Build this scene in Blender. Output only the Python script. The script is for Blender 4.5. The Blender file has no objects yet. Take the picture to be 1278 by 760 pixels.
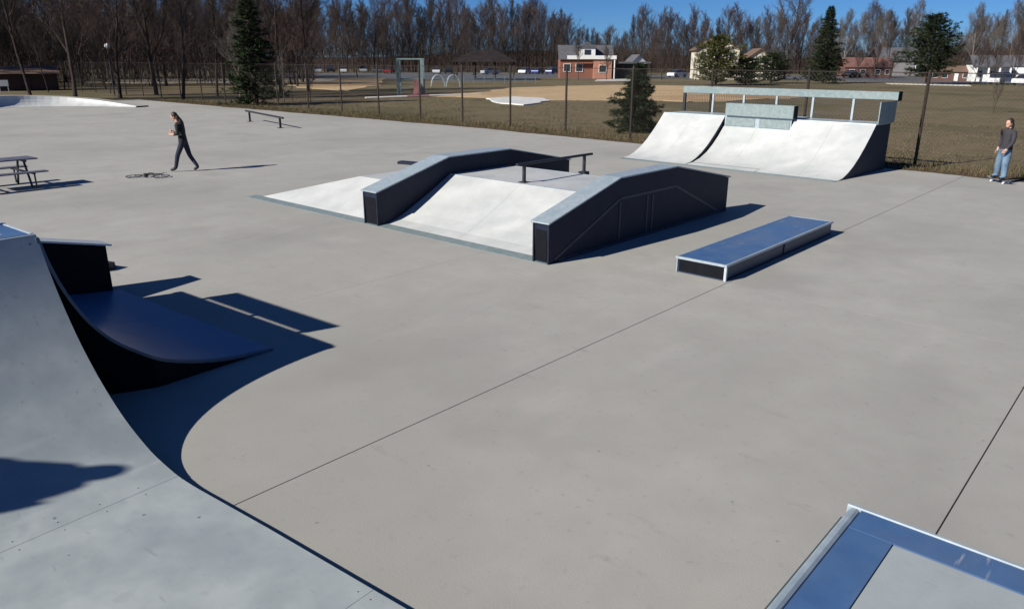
import bpy, bmesh, math, random
from mathutils import Vector, Matrix, noise as mnoise
C = bpy.context.scene.collection
sc = bpy.context.scene
PI = math.pi; rad = math.radians

# ------------------------------------------------------------------ camera
cd = bpy.data.cameras.new('camera'); cam = bpy.data.objects.new('camera', cd); C.objects.link(cam)
sc.camera = cam
cd.sensor_width = 36; cd.lens = 26.38; cd.clip_start = 0.1; cd.clip_end = 4000
yaw, pitch, roll = 0.729874, 0.31509, 0.00266
fh = Vector((-math.sin(yaw), math.cos(yaw), 0)); up = Vector((0, 0, 1)); r0 = fh.cross(up)
Fv = fh*math.cos(pitch) - up*math.sin(pitch); Uv = fh*math.sin(pitch) + up*math.cos(pitch)
Rv = r0*math.cos(roll) + Uv*math.sin(roll); U2 = -r0*math.sin(roll) + Uv*math.cos(roll)
m = Matrix.Identity(4)
for i in range(3):
    m[i][0] = Rv[i]; m[i][1] = U2[i]; m[i][2] = -Fv[i]
m[2][3] = 3.327
cam.matrix_world = m

# ------------------------------------------------------------------ sky, sun, exposure
SUN_AZ, SUN_EL = 74.0, 31.2          # azimuth the shadows point to (from +X), elevation
w = bpy.data.worlds.new('World'); sc.world = w; w.use_nodes = True
nt = w.node_tree; bg = nt.nodes['Background']
sky = nt.nodes.new('ShaderNodeTexSky'); sky.sky_type = 'NISHITA'; sky.sun_disc = False
sky.sun_elevation = rad(SUN_EL); sky.sun_rotation = rad(270 - SUN_AZ)
sky.altitude = 900; sky.air_density = 0.75; sky.dust_density = 0.0; sky.ozone_density = 5.0
tint = nt.nodes.new('ShaderNodeMix'); tint.data_type = 'RGBA'; tint.blend_type = 'MULTIPLY'; tint.inputs[0].default_value = 1
tint.inputs[7].default_value = (.46, .76, 1.12, 1); nt.links.new(sky.outputs[0], tint.inputs[6]); nt.links.new(tint.outputs[2], bg.inputs[0]); bg.inputs[1].default_value = 0.05
sl = bpy.data.lights.new('sun', 'SUN'); sun = bpy.data.objects.new('sun', sl); C.objects.link(sun)
sl.energy = 5.0; sl.angle = rad(0.5); sl.color = (1.0, 0.95, 0.865)
a, e = rad(SUN_AZ), rad(SUN_EL)
sun.rotation_euler = Vector((math.cos(a)*math.cos(e), math.sin(a)*math.cos(e), -math.sin(e))).to_track_quat('-Z', 'Y').to_euler()
sc.view_settings.view_transform = 'Standard'; sc.view_settings.look = 'None'
sc.view_settings.exposure = 0.40; sc.view_settings.gamma = 1.0
sc.render.engine = 'CYCLES'
sc.render.resolution_x = 1024; sc.render.resolution_y = 608

# ------------------------------------------------------------------ materials
def mat(name, col, rough=0.7, metal=0.0, col2=None, scale=3.0, mix=0.5, bump=0.0, bscale=40.0, spec=0.5, stretch=None,
        col3=None, scale3=0.4, detail=6.0, contrast=(0.35, 0.65), c3=(0.5, 0.7), rvar=0.0):
    M = bpy.data.materials.new(name); M.use_nodes = True
    t = M.node_tree; b = t.nodes['Principled BSDF']
    b.inputs['Roughness'].default_value = rough; b.inputs['Metallic'].default_value = metal
    b.inputs['Specular IOR Level'].default_value = spec
    tc = t.nodes.new('ShaderNodeTexCoord'); co = tc.outputs['Object']
    if stretch:
        mp = t.nodes.new('ShaderNodeMapping'); mp.inputs['Scale'].default_value = stretch
        t.links.new(co, mp.inputs['Vector']); co = mp.outputs[0]
    def nz(s, d=detail):
        n = t.nodes.new('ShaderNodeTexNoise'); n.inputs['Scale'].default_value = s; n.inputs['Detail'].default_value = d
        n.inputs['Roughness'].default_value = 0.62
        t.links.new(co, n.inputs['Vector']); return n
    src = None
    if col2 is not None:
        n = nz(scale); r = t.nodes.new('ShaderNodeValToRGB')
        r.color_ramp.elements[0].position = contrast[0]; r.color_ramp.elements[1].position = contrast[1]
        r.color_ramp.elements[0].color = (*col, 1); r.color_ramp.elements[1].color = (*col2, 1)
        t.links.new(n.outputs['Fac'], r.inputs[0]); src = r.outputs[0]
        if col3 is not None:
            n3 = nz(scale3, 4); r3 = t.nodes.new('ShaderNodeValToRGB')
            r3.color_ramp.elements[0].position = c3[0]; r3.color_ramp.elements[1].position = c3[1]
            mx = t.nodes.new('ShaderNodeMix'); mx.data_type = 'RGBA'
            t.links.new(n3.outputs['Fac'], r3.inputs[0]); t.links.new(r3.outputs[0], mx.inputs[0])
            t.links.new(src, mx.inputs[6]); mx.inputs[7].default_value = (*col3, 1); src = mx.outputs[2]
        t.links.new(src, b.inputs['Base Color'])
        if rvar:
            mr = t.nodes.new('ShaderNodeMapRange'); mr.inputs[3].default_value = rough - rvar; mr.inputs[4].default_value = rough + rvar
            t.links.new(n.outputs['Fac'], mr.inputs[0]); t.links.new(mr.outputs[0], b.inputs['Roughness'])
    else:
        b.inputs['Base Color'].default_value = (*col, 1)
    if bump:
        n = nz(bscale, 4); bp = t.nodes.new('ShaderNodeBump'); bp.inputs['Strength'].default_value = bump
        bp.inputs['Distance'].default_value = 0.02
        t.links.new(n.outputs['Fac'], bp.inputs['Height']); t.links.new(bp.outputs[0], b.inputs['Normal'])
    return M

def mix_in(M, colour, kind, scale, lo, hi, amount=1.0, stretch=None, seed=0.0):
    """blend a stain colour over the base colour of M through a thresholded noise"""
    t = M.node_tree; b = t.nodes['Principled BSDF']; inp = b.inputs['Base Color']
    old = inp.links[0].from_socket if inp.links else None
    tc = t.nodes.new('ShaderNodeTexCoord'); mp = t.nodes.new('ShaderNodeMapping')
    mp.inputs['Location'].default_value = (seed, seed*1.7, seed*.3)
    if stretch: mp.inputs['Scale'].default_value = stretch
    t.links.new(tc.outputs['Object'], mp.inputs['Vector'])
    if kind == 'noise':
        n = t.nodes.new('ShaderNodeTexNoise'); n.inputs['Scale'].default_value = scale; n.inputs['Detail'].default_value = 5; o = n.outputs['Fac']
    else:
        n = t.nodes.new('ShaderNodeTexVoronoi'); n.inputs['Scale'].default_value = scale; n.feature = 'F1'; o = n.outputs['Distance']
    t.links.new(mp.outputs[0], n.inputs['Vector'])
    mr = t.nodes.new('ShaderNodeMapRange'); mr.inputs[1].default_value = lo; mr.inputs[2].default_value = hi
    mr.inputs[3].default_value = 0; mr.inputs[4].default_value = amount
    t.links.new(o, mr.inputs[0])
    mx = t.nodes.new('ShaderNodeMix'); mx.data_type = 'RGBA'; t.links.new(mr.outputs[0], mx.inputs[0])
    if old: t.links.new(old, mx.inputs[6])
    else: mx.inputs[6].default_value = inp.default_value
    mx.inputs[7].default_value = (*colour, 1); t.links.new(mx.outputs[2], inp)
    return M

concrete = mat('concrete', (.335, .325, .300), .88, col2=(.378, .370, .338), scale=1.6, bump=.12, bscale=60, contrast=(.3, .7),
               col3=(.295, .288, .262), scale3=.16, c3=(.42, .72))
mix_in(concrete, (.27, .262, .245), 'noise', .55, .56, .72, .55, seed=4)
mix_in(concrete, (.42, .41, .39), 'noise', .9, .6, .78, .5, stretch=(1, .35, 1), seed=9)
mix_in(concrete, (.25, .245, .235), 'noise', 14, .62, .75, .5, seed=2)
mix_in(concrete, (.24, .235, .22), 'noise', .32, .55, .75, .35, stretch=(1, .5, 1), seed=21)
mix_in(concrete, (.20, .195, .185), 'noise', 3.2, .67, .76, .3, stretch=(.35, 1.6, 1), seed=31)
mix_in(concrete, (.15, .145, .14), 'voronoi', 2.3, .045, .02, .55, seed=5)
joint_dark = mat('joint_filler', (.17, .165, .15), .95, col2=(.22, .212, .20), scale=9)
ramp_grey = mat('weathered_ramp_sheet', (.31, .345, .35), .42, col2=(.385, .42, .42), scale=2.2, bump=.05, bscale=90,
                col3=(.27, .305, .32), scale3=.9, rvar=.1)
mix_in(ramp_grey, (.26, .28, .30), 'noise', 5, .6, .74, .45, seed=3)
mix_in(ramp_grey, (.45, .47, .47), 'noise', 3, .6, .7, .35, stretch=(1, .15, 1), seed=11)
mix_in(ramp_grey, (.18, .20, .22), 'noise', 22, .64, .72, .4, stretch=(.25, 1, 1), seed=15)
mix_in(ramp_grey, (.12, .13, .15), 'voronoi', 3.1, .05, .03, .8, seed=1)
ramp_pale = mat('pale_ramp_sheet', (.45, .465, .455), .5, col2=(.53, .54, .53), scale=1.6, bump=.04, bscale=80,
                col3=(.40, .42, .42), scale3=.7, rvar=.08)
mix_in(ramp_pale, (.44, .45, .45), 'noise', 4, .6, .76, .5, stretch=(1, .5, 1), seed=3)
blue = mat('blue_ramp_paint', (.045, .105, .24), .45, col2=(.065, .14, .29), scale=3.5, bump=.03, bscale=90, rvar=.1,
           col3=(.075, .125, .23), scale3=1.6, c3=(.45, .72))
mix_in(blue, (.16, .21, .30), 'noise', 7, .62, .8, .6, stretch=(1, .3, 1), seed=6)
mix_in(blue, (.30, .33, .38), 'noise', 26, .66, .72, .7, stretch=(1, .12, 1), seed=18)
mix_in(blue, (.11, .16, .26), 'noise', 1.8, .5, .7, .6, stretch=(1, .5, 1), seed=28)
shade_lifted_blue = mat('shade_lifted_blue_sheet', (.055, .135, .26), .33, col2=(.075, .175, .32), scale=3, rvar=.08, stretch=(1, .4, 1), col3=(.10, .19, .31), scale3=1.4)  # same ramp blue, colour lightened because the rear ramp lies in shade
mix_in(shade_lifted_blue, (.16, .23, .32), 'noise', 6, .6, .8, .5, stretch=(.4, 1.5, 1), seed=8)
navy = mat('navy_side_panel', (.008, .012, .028), .55, col2=(.013, .018, .038), scale=4, bump=.04, bscale=60, spec=.25)
mix_in(navy, (.035, .04, .055), 'noise', 6, .64, .82, .35, seed=2)
black = mat('black_side_panel', (.003, .004, .007), .7, col2=(.006, .007, .011), scale=6, spec=.15)
galv = mat('galvanised_steel', (.31, .375, .42), .45, .2, col2=(.40, .465, .51), scale=14, bump=.03, bscale=120, rvar=.12,
           col3=(.30, .37, .41), scale3=2.5)
galv_teal = mat('teal_grey_galvanised', (.18, .23, .235), .5, .15, col2=(.25, .30, .305), scale=9, col3=(.17, .235, .25), scale3=2, bump=.03, bscale=90)
galv_white = mat('bright_edge_angle', (.46, .52, .55), .4, .2, col2=(.56, .61, .64), scale=12)
steel_dark = mat('dark_painted_steel', (.022, .024, .03), .45, .3, col2=(.04, .042, .05), scale=10)
fence_mat = mat('brown_fence_steel', (.022, .014, .011), .6, .2, col2=(.038, .025, .019), scale=8)
wire_mat = mat('fence_wire', (.05, .045, .04), .6, .3)

grass = mat('dry_winter_grass', (.125, .10, .056), .95, col2=(.175, .14, .085), scale=.9, bump=.8, bscale=9,
            col3=(.062, .066, .027), scale3=.06, c3=(.5, .68), spec=.15)
mix_in(grass, (.075, .055, .036), 'noise', .035, .52, .66, .75, seed=3)
mix_in(grass, (.16, .125, .075), 'noise', .22, .58, .75, .5, seed=8, stretch=(1, .4, 1))
dirt = mat('infield_dirt', (.40, .285, .165), .95, col2=(.50, .365, .22), scale=.25, bump=.3, bscale=5, spec=.1, col3=(.30, .19, .10), scale3=.05)
sand = mat('pale_sand', (.50, .42, .30), .95, col2=(.60, .52, .40), scale=.3, spec=.1)
asphalt = mat('old_asphalt', (.085, .09, .10), .9, col2=(.12, .125, .135), scale=.5, spec=.2)
pale_path = mat('pale_path', (.45, .43, .40), .9, col2=(.55, .53, .5), scale=.5)
bark = mat('grey_brown_bark', (.035, .027, .023), .95, col2=(.065, .051, .043), scale=3, spec=.1)
bark_pale = mat('pale_bark', (.17, .145, .12), .95, col2=(.25, .215, .18), scale=3, spec=.1)
twig_m = mat('bare_twigs', (.072, .060, .055), .95, spec=.05)
twig_red = mat('reddish_twigs', (.082, .060, .052), .95, spec=.05)
twig_pale = mat('pale_twigs', (.13, .115, .10), .95, spec=.05)
needle = mat('dark_needles', (.020, .034, .016), .8, col2=(.045, .062, .026), scale=1.2, spec=.2)
needle_y = mat('yellowish_needles', (.065, .075, .022), .8, col2=(.11, .115, .035), scale=1.2, spec=.2)
brush_m = mat('brush_stems', (.052, .042, .037), .95, spec=.05)

# ------------------------------------------------------------------ helpers
class MB:
    def __init__(s): s.v = []; s.f = []; s.mi = []
    def poly(s, pts, mi=0):
        n = len(s.v); s.v += [tuple(p) for p in pts]; s.f.append(tuple(range(n, n+len(pts)))); s.mi.append(mi)
    def box(s, x0, x1, y0, y1, z0, z1, T=None, mi=0):
        n = len(s.v)
        P = [(x0,y0,z0),(x1,y0,z0),(x1,y1,z0),(x0,y1,z0),(x0,y0,z1),(x1,y0,z1),(x1,y1,z1),(x0,y1,z1)]
        if T: P = [tuple(T @ Vector(p)) for p in P]
        s.v += P
        for f in ((3,2,1,0),(4,5,6,7),(0,1,5,4),(1,2,6,5),(2,3,7,6),(3,0,4,7)):
            s.f.append(tuple(n+i for i in f)); s.mi.append(mi)
        return s
    def prism(s, prof, a0, a1, ax='x', mi=0):
        """extrude the closed profile (pairs in the other two axes) from a0 to a1 along ax"""
        n = len(s.v); k = len(prof)
        def P(a, q):
            return (a, q[0], q[1]) if ax == 'x' else ((q[0], a, q[1]) if ax == 'y' else (q[0], q[1], a))
        s.v += [P(a0, q) for q in prof] + [P(a1, q) for q in prof]
        s.f.append(tuple(range(n, n+k))); s.f.append(tuple(range(n+2*k-1, n+k-1, -1))); s.mi += [mi, mi]
        for i in range(k):
            j = (i+1) % k; s.f.append((n+i, n+k+i, n+k+j, n+j)); s.mi.append(mi)
        return s
    def sheet(s, prof, a0, a1, th, ax='x', mi=0):
        """a bent sheet: open profile of (u, z) with thickness th below; a0/a1 may be functions of u"""
        f0 = a0 if callable(a0) else (lambda u: a0); f1 = a1 if callable(a1) else (lambda u: a1)
        nrm = []
        for i in range(len(prof)):
            p = Vector(prof[max(i-1, 0)]); q = Vector(prof[min(i+1, len(prof)-1)]); d = (q-p).normalized()
            nn = Vector((-d.y, d.x)); nn = nn if nn.y > 0 or abs(nn.y) < 1e-6 else -nn; nrm.append(nn)
        n = len(s.v)
        for (u, z), nn in zip(prof, nrm):
            for (uu, zz) in ((u, z), (u-nn.x*th, z-nn.y*th)):
                for a in (f0(u), f1(u)):
                    s.v.append((a, uu, zz) if ax == 'x' else (uu, a, zz))
        for i in range(len(prof)-1):
            b = n+4*i; c = b+4
            for f in ((b, b+1, c+1, c), (b+2, c+2, c+3, b+3), (b, c, c+2, b+2), (b+1, b+3, c+3, c+1)):
                s.f.append(f); s.mi.append(mi)
        b = n+4*(len(prof)-1)
        s.f.append((n, n+2, n+3, n+1)); s.f.append((b, b+1, b+3, b+2)); s.mi += [mi, mi]
        return s
    def tube(s, pts, r, n=6, mi=0, cap=True):
        pts = [Vector(p) for p in pts]; rs = r if isinstance(r, (list, tuple)) else [r]*len(pts)
        base = len(s.v); ref = None
        for i, p in enumerate(pts):
            d = (pts[min(i+1, len(pts)-1)] - pts[max(i-1, 0)]).normalized()
            if ref is None: ref = Vector((0, 0, 1)) if abs(d.z) < .9 else Vector((1, 0, 0))
            u = d.cross(ref).normalized(); v = u.cross(d).normalized(); ref = v
            for k in range(n):
                t = 2*PI*k/n; s.v.append(tuple(p + (u*math.cos(t) + v*math.sin(t))*rs[i]))
        for i in range(len(pts)-1):
            for k in range(n):
                a = base+i*n+k; b = base+i*n+(k+1) % n
                s.f.append((a, b, b+n, a+n)); s.mi.append(mi)
        if cap:
            s.f.append(tuple(base+k for k in range(n-1, -1, -1))); s.mi.append(mi)
            e0 = base+(len(pts)-1)*n; s.f.append(tuple(e0+k for k in range(n))); s.mi.append(mi)
        return s
    def mesh(s, name, mats, smooth=False, fix=True):
        me = bpy.data.meshes.new(name); me.from_pydata(s.v, [], s.f)
        for m_ in (mats if isinstance(mats, (list, tuple)) else [mats]): me.materials.append(m_)
        me.polygons.foreach_set('material_index', s.mi)
        if smooth: me.polygons.foreach_set('use_smooth', [True]*len(s.f))
        me.update()
        if fix and len(s.f) < 60000:
            bm = bmesh.new(); bm.from_mesh(me); bmesh.ops.recalc_face_normals(bm, faces=bm.faces); bm.to_mesh(me); bm.free()
        if smooth: me.set_sharp_from_angle(angle=rad(35))
        return me
    def build(s, name, mats, parent=None, smooth=False, fix=True):
        return link(name, s.mesh(name, mats, smooth, fix), parent)

def link(name, me, parent=None):
    o = bpy.data.objects.new(name, me); C.objects.link(o)
    if parent: o.parent = parent
    return o
def tag(o, label=None, cat=None, group=None, kind=None):
    if label: o['label'] = label
    if cat: o['category'] = cat
    if group: o['group'] = group
    if kind: o['kind'] = kind
    return o
def thing(name, label, cat, loc=(0,0,0), rz=0.0, group=None):
    o = bpy.data.objects.new(name, None); C.objects.link(o); o.location = loc; o.rotation_euler = (0, 0, rz)
    o.empty_display_size = .3
    return tag(o, label, cat, group)
def copy_tree(o, parent=None):
    c = o.copy(); C.objects.link(c)
    if parent: c.parent = parent
    for ch in list(o.children): copy_tree(ch, c)
    return c
def bevel(o, wdt=.01, seg=1):
    md = o.modifiers.new('bevel', 'BEVEL'); md.width = wdt; md.segments = seg; md.limit_method = 'ANGLE'; return o
def Tm(loc=(0,0,0), rz=0, rx=0, ry=0):
    return Matrix.Translation(loc) @ Matrix.Rotation(rz, 4, 'Z') @ Matrix.Rotation(ry, 4, 'Y') @ Matrix.Rotation(rx, 4, 'X')

# ------------------------------------------------------------------ the setting: ground, pad, patches
def far_edge(x): return 28.2 if x < -27 else 28.2 - .085*(x+27)
g = MB()
N = 72
rings = [0.5, 20, 45, 80, 140, 240, 420, 800, 1600, 3200]
for i, R in enumerate(rings):
    for k in range(N):
        t = 2*PI*k/N; g.v.append((-20+R*math.cos(t), 30+R*math.sin(t), -.07))
for i in range(len(rings)-1):
    for k in range(N):
        a_ = i*N+k; b_ = i*N+(k+1) % N; g.f.append((a_, b_, b_+N, a_+N)); g.mi.append(0)
g.f.append(tuple(range(N))); g.mi.append(0)
tag(g.build('ground', grass), kind='structure')

pad = MB(); pad.poly([(-68, -14, -.05), (17, -14, -.05), (17, 24.4, -.05), (-27, 28.1, -.05), (-68, 28.1, -.05)])
pad = tag(pad.build('concrete_pad', joint_dark), kind='structure')
xs = [-0.83 + 4.2*k for k in range(4, -16, -1)] + [-68.0]
ys = [-14, -2.0, 10.6, 19.2, 99]
for i in range(len(xs)-1):
    x1, x0 = xs[i], xs[i+1]
    if x1 - x0 < .5: continue
    for j in range(4):
        y0, y1 = ys[j], ys[j+1]
        gx1 = .006 if abs(x1+.83) < .1 or abs(x1+5.03) < .1 else .0018
        gx0 = .006 if abs(x0+.83) < .1 or abs(x0+5.03) < .1 else .0018
        yb0 = min(y1-.0018, far_edge(x0)); yb1 = min(y1-.0018, far_edge(x1))
        s = MB(); s.prism([(x0+gx0, y0+.0018), (x1-gx1, y0+.0018), (x1-gx1, yb1), (x0+gx0, yb0)], -.06, 0, 'z')
        s.build('slab', concrete, pad)

def patch(name, pts, m_, z, kind='structure', th=.03, wob=.0, label=None, cat=None):
    P = []
    random.seed(len(pts)*7+int(z*1000))
    for i in range(len(pts)):
        p = Vector(pts[i]); q = Vector(pts[(i+1) % len(pts)]); n_ = 6
        for k in range(n_):
            t = p.lerp(q, k/n_); P.append((t.x+random.uniform(-wob, wob), t.y+random.uniform(-wob, wob)))
    s = MB(); s.prism(P, -.1, z, 'z'); o = s.build(name, m_)
    return tag(o, label, cat, kind=kind)
patch('infield_dirt', [(-54.86, 49.95), (-59.53, 61.31), (-66.35, 74.20), (-63.43, 91.29), (-52.15, 98.17), (-39.12, 90.63), (-29.27, 74.46), (-31.66, 59.82), (-38.01, 57.25), (-42.95, 53.32), (-51.08, 52.60)], dirt, -.03, wob=.8)
patch('sand_strip', [(-128.82, 44.40), (-140.30, 62.35), (-131.81, 71.86), (-105.46, 57.42), (-115.14, 47.06)], sand, -.03, wob=.5)
patch('sand_play_area', [(-112.69, 68.75), (-124.23, 85.08), (-116.38, 93.92), (-83.07, 65.62), (-72.58, 52.77), (-85.10, 54.64)], dirt, -.025, wob=.6)
patch('pale_sand_area', [(-106.08, 62.67), (-126.18, 78.17), (-119.70, 85.43), (-104.71, 73.93)], sand, -.01, wob=.4)
patch('path', [(-58.74, 44.92), (-58.67, 49.22), (-57.34, 59.06), (-55.97, 57.64), (-56.62, 47.50), (-56.74, 43.65)], pale_path, -.02, wob=.1)
patch('parking_lot', [(-171.05, 101.28), (-156.21, 148.38), (-124.51, 157.65), (-96.17, 121.80), (-90.38, 93.11), (-104.08, 93.92), (-139.93, 82.79)], asphalt, -.04, wob=.1)
patch('road', [(-18.82, 138.49), (-47.10, 140.38), (-74.25, 136.35), (-90.01, 114.01), (-111.39, 141.06), (-91.54, 171.90), (-64.22, 196.43), (-23.81, 174.05)], asphalt, -.045, wob=.1)
patch('driveway', [(-75.98, 105.19), (-82.64, 115.12), (-80.57, 126.41), (-72.07, 113.11)], pale_path, -.02, wob=.1)
patch('pavement', [(-36.49, 126.46), (-38.28, 130.55), (-26.73, 131.20), (-25.33, 125.40)], pale_path, -.02, wob=.05)
patch('pale_ground_cover', [(-48.63, 50.70), (-48.94, 54.74), (-45.41, 54.97), (-41.86, 51.54), (-39.45, 45.52), (-43.35, 46.52)], mat('white_sheeting', (.72, .72, .70), .7, col2=(.55, .55, .53), scale=.6), .02, kind=None, wob=.25,
      label='white sheet spread over the ground beyond the fence', cat='ground sheet')

litter = mat('leaf_litter', (.06, .042, .028), .95, col2=(.13, .095, .06), scale=7, contrast=(.4, .6), bump=.6, bscale=20, spec=.05)
random.seed(77); P1 = []; P2 = []
for i in range(260):
    x = -67 + i*.32; yb = far_edge(x); P1.append((x, yb - .05 - .28*max(0, mnoise.noise(Vector((x*.35, 0, 0)))) - random.random()*.10)); P2.append((x, yb + .9 + .5*mnoise.noise(Vector((x*.2, 5, 0)))))
s = MB()
for i in range(259): s.poly([(*P1[i], .004), (*P1[i+1], .004), (*P2[i+1], .004), (*P2[i], .004)])
tag(s.build('leaf_litter', litter, fix=False), 'strip of dead leaves along the far edge of the concrete', 'leaf litter', kind='stuff')
# grass: tufts along the concrete edge and by the fence
random.seed(5)
tf = MB()
def blade(x, y, h, wd):
    t = random.uniform(0, 2*PI); lx, ly = random.uniform(-.6, .6)*h, random.uniform(-.6, .6)*h
    dx, dy = wd*math.cos(t), wd*math.sin(t); n = len(tf.v)
    tf.v += [(x-dx, y-dy, -.07), (x+dx, y+dy, -.07), (x+lx, y+ly, h-.07)]; tf.f.append((n, n+1, n+2)); tf.mi.append(random.choice((0, 0, 1, 2)))
for i in range(26000):
    x = random.uniform(-66, 6); u = abs(random.gauss(0, 1))
    y = far_edge(x) + .0 + u*1.6 + .12*math.sin(x*1.3)+.1*math.sin(x*3.1)
    blade(x, y, random.uniform(.08, .26), .012)
for i in range(24000):
    x = random.uniform(-62, 6); y = far_edge(x) + random.uniform(0, 22)
    if mnoise.noise(Vector((x*.3, y*.3, 0))) > -.1: blade(x, y, random.uniform(.05, .13), .014)
gm = [mat('straw_blades', (.16, .125, .07), .9, spec=.1), mat('green_blades', (.06, .075, .03), .9, spec=.1), mat('brown_blades', (.085, .058, .036), .9, spec=.1)]
tag(tf.build('grass', gm, fix=False), 'rough winter grass between the concrete and the fence', 'grass', kind='stuff')

# ------------------------------------------------------------------ funbox
FB = thing('funbox', 'wide pale funbox with two sloping ledges and a rail across its deck', 'skate ramp', (-7.8, 9.65, 0))
ox, oy = -7.8, 9.65
def L(prof): return [(y-oy, z) for (y, z) in prof]
bankp = L([(9.86, .018), (10.15, .09), (10.45, .215), (10.9, .43), (11.35, .66), (11.75, .87)])
for (x0, x1) in ((-12.4, -10.28), (-10.276, -8.15)):
    s = MB(); s.sheet(bankp, x0-ox, x1-ox, .015); s.build('bank_panel', ramp_pale, FB)
    s = MB(); s.sheet(L([(11.79, .872), (13.72, .872)]), x0-ox, x1-ox, .015); s.build('deck_panel', ramp_pale, FB)
    s = MB(); s.sheet(L([(13.76, .87), (14.2, .66), (14.9, .36), (15.5, .12), (16.0, .01)]), x0-ox, x1-ox, .015); s.build('rear_bank_panel', ramp_pale, FB)
s = MB(); s.box(-12.4-ox, -8.15-ox, 11.752-oy, 11.788-oy, .84, .878); s.box(-12.4-ox, -8.15-ox, 13.722-oy, 13.758-oy, .84, .876); s.build('deck_edge', galv, FB)
s = MB(); s.prism(L([(9.62, 0), (9.62, .006), (9.86, .028), (9.9, .02), (9.9, 0)]), -17.62-ox, -7.8-ox); s.build('kick_plate', galv_teal, FB)
core = MB(); core.prism(L([(9.9, .003), (10.45, .19), (11.75, .84), (13.75, .84), (15.9, .003)]), -12.38-ox, -8.17-ox); core.build('frame_core', black, FB)
# the hipped wing on the left
wg = MB()
A0, B0 = (-17.35, 9.87, .012), (-12.85, 9.87, .015); T0, T1 = (-15.0, 11.2, .62), (-12.85, 11.2, .62); T2, T3 = (-12.85, 13.9, .62), (-15.0, 13.9, .62); A3, B3 = (-17.35, 15.4, .012), (-12.85, 15.4, .012)
def q(p): return (p[0]-ox, p[1]-oy, p[2])
def wing(name, P, m_):
    s = MB(); P = [q(p) for p in P]; s.poly(P); s.poly([(p[0], p[1], max(0.002, p[2]-.02)) for p in P][::-1])
    n = len(P)
    for i in range(n):
        a1, b1 = P[i], P[(i+1) % n]; s.poly([a1, (a1[0], a1[1], max(.002, a1[2]-.02)), (b1[0], b1[1], max(.002, b1[2]-.02)), b1])
    return s.build(name, m_, FB)
wing('bank_panel', [A0, B0, T1, T0], ramp_pale); wing('deck_panel', [T0, T1, T2, T3], ramp_pale); wing('side_bank_panel', [A0, T0, T3, A3], ramp_pale); wing('rear_bank_panel', [T3, T2, B3, A3], ramp_pale)
lp = L([(9.68, 0.004), (9.65, .70), (11.7, 1.235), (13.75, 1.24), (16.15, .78), (16.15, .004)])
def ledge(x0, x1, label=None):
    s = MB(); s.prism(lp, x0-ox, x1-ox); b_ = s.build('side_ledge', navy, FB)
    if label: b_['label'] = label
    cp = L([(9.60, .690), (11.7, 1.240), (13.75, 1.245), (16.20, .775)])
    s = MB(); s.sheet([(y, z+.03) for y, z in cp], x0-.035-ox, x1+.035-ox, .028); bevel(s.build('ledge_cap', galv, b_), .006)
    s = MB(); s.box(x0+.05-ox, x1-.05-ox, 9.655-oy, 9.675-oy, .05, .64); s.build('end_panel', black, b_)
    for xx in (x0-.004, x1-.026): s = MB(); s.box(xx-ox, xx+.03-ox, 9.64-oy, 9.672-oy, .004, .68); s.build('corner_angle', navy, b_)
    return b_
ledge(-12.85, -12.40); rl = ledge(-8.15, -7.80)
s = MB()
def strip(p0, p1, wd=.035):
    d = Vector(p1)-Vector(p0); n_ = Vector((-d.y, d.x)).normalized()*wd/2; a_, b_ = Vector(p0), Vector(p1)
    P = [a_-n_, b_-n_, b_+n_, a_+n_]; s.prism([(v.x-oy, v.y) for v in P], .001, .009)
for a_, b_ in (((9.8, .06), (11.75, .86)), ((11.77, .86), (13.75, .86)), ((13.77, .86), (15.7, .08)), ((11.75, .06), (11.75, .80)), ((12.7, .06), (12.7, .80)), ((12.9, .06), (12.9, .80)), ((9.9, .03), (15.9, .03))): strip(a_, b_, .05)
s.build('profile_trim', mat('faded_navy_trim', (.018, .024, .044), .5, col2=(.028, .034, .058), scale=4), rl)
# rail on the deck
rt = MB(); rt.box(-.03, .03, 11.72-oy, 14.35-oy, 1.235, 1.285, Tm((-10.36-ox, 0, 0))); rl_ = bevel(rt.build('flat_rail', steel_dark, FB), .006)
for yy in (11.95, 14.05):
    s = MB(); s.box(-.028, .028, yy-.028-oy, yy+.028-oy, .885, 1.235, Tm((-10.36-ox, 0, 0))); s.box(-.09, .09, yy-.09-oy, yy+.09-oy, .872 if yy < 13 else .70, .887, Tm((-10.36-ox, 0, 0))); s.build('rail_post', steel_dark, rl_)

# ------------------------------------------------------------------ grind box
box_side = mat('dark_blue_side_panel', (.018, .034, .075), .45, col2=(.028, .048, .10), scale=4)
mix_in(box_side, (.06, .075, .10), 'noise', 7, .6, .8, .5, stretch=(1, .3, 1), seed=12)
GB = thing('grind_box', 'low long grind box with scuffed blue top on open concrete', 'grind box', (-5.08, 10.73, 0))
for (y0, y1) in ((.035, 2.26), (2.264, 4.55)):
    s = MB(); s.box(-.865, -.035, y0, y1, .245, .262); s.build('top_panel', blue, GB)
s = MB(); s.box(-.88, -.02, .02, 4.57, .003, .24); s.build('side_panel', box_side, GB)
s = MB(); s.box(-.84, -.04, .004, .016, .03, .225); s.build('end_panel', black, GB)
for (x0, x1, y0, y1) in ((-.905, -.866, -.005, 4.595), (-.034, .005, -.005, 4.595), (-.865, -.035, -.005, .034), (-.865, -.035, 4.551, 4.595)):
    s = MB(); s.box(x0, x1, y0, y1, .228, .268); bevel(s.build('edge_angle', galv, GB), .004)
s = MB(); s.prism([(-.035, -.004), (.004, -.004), (.004, .035), (-.012, .035), (-.012, .018), (-.035, .018)], .004, .2275, 'z'); s.build('corner_angle', galv_white, GB)
s = MB(); s.box(-.88, -.866, -.002, .018, .004, .2275); s.build('corner_angle', galv, GB)
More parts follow.
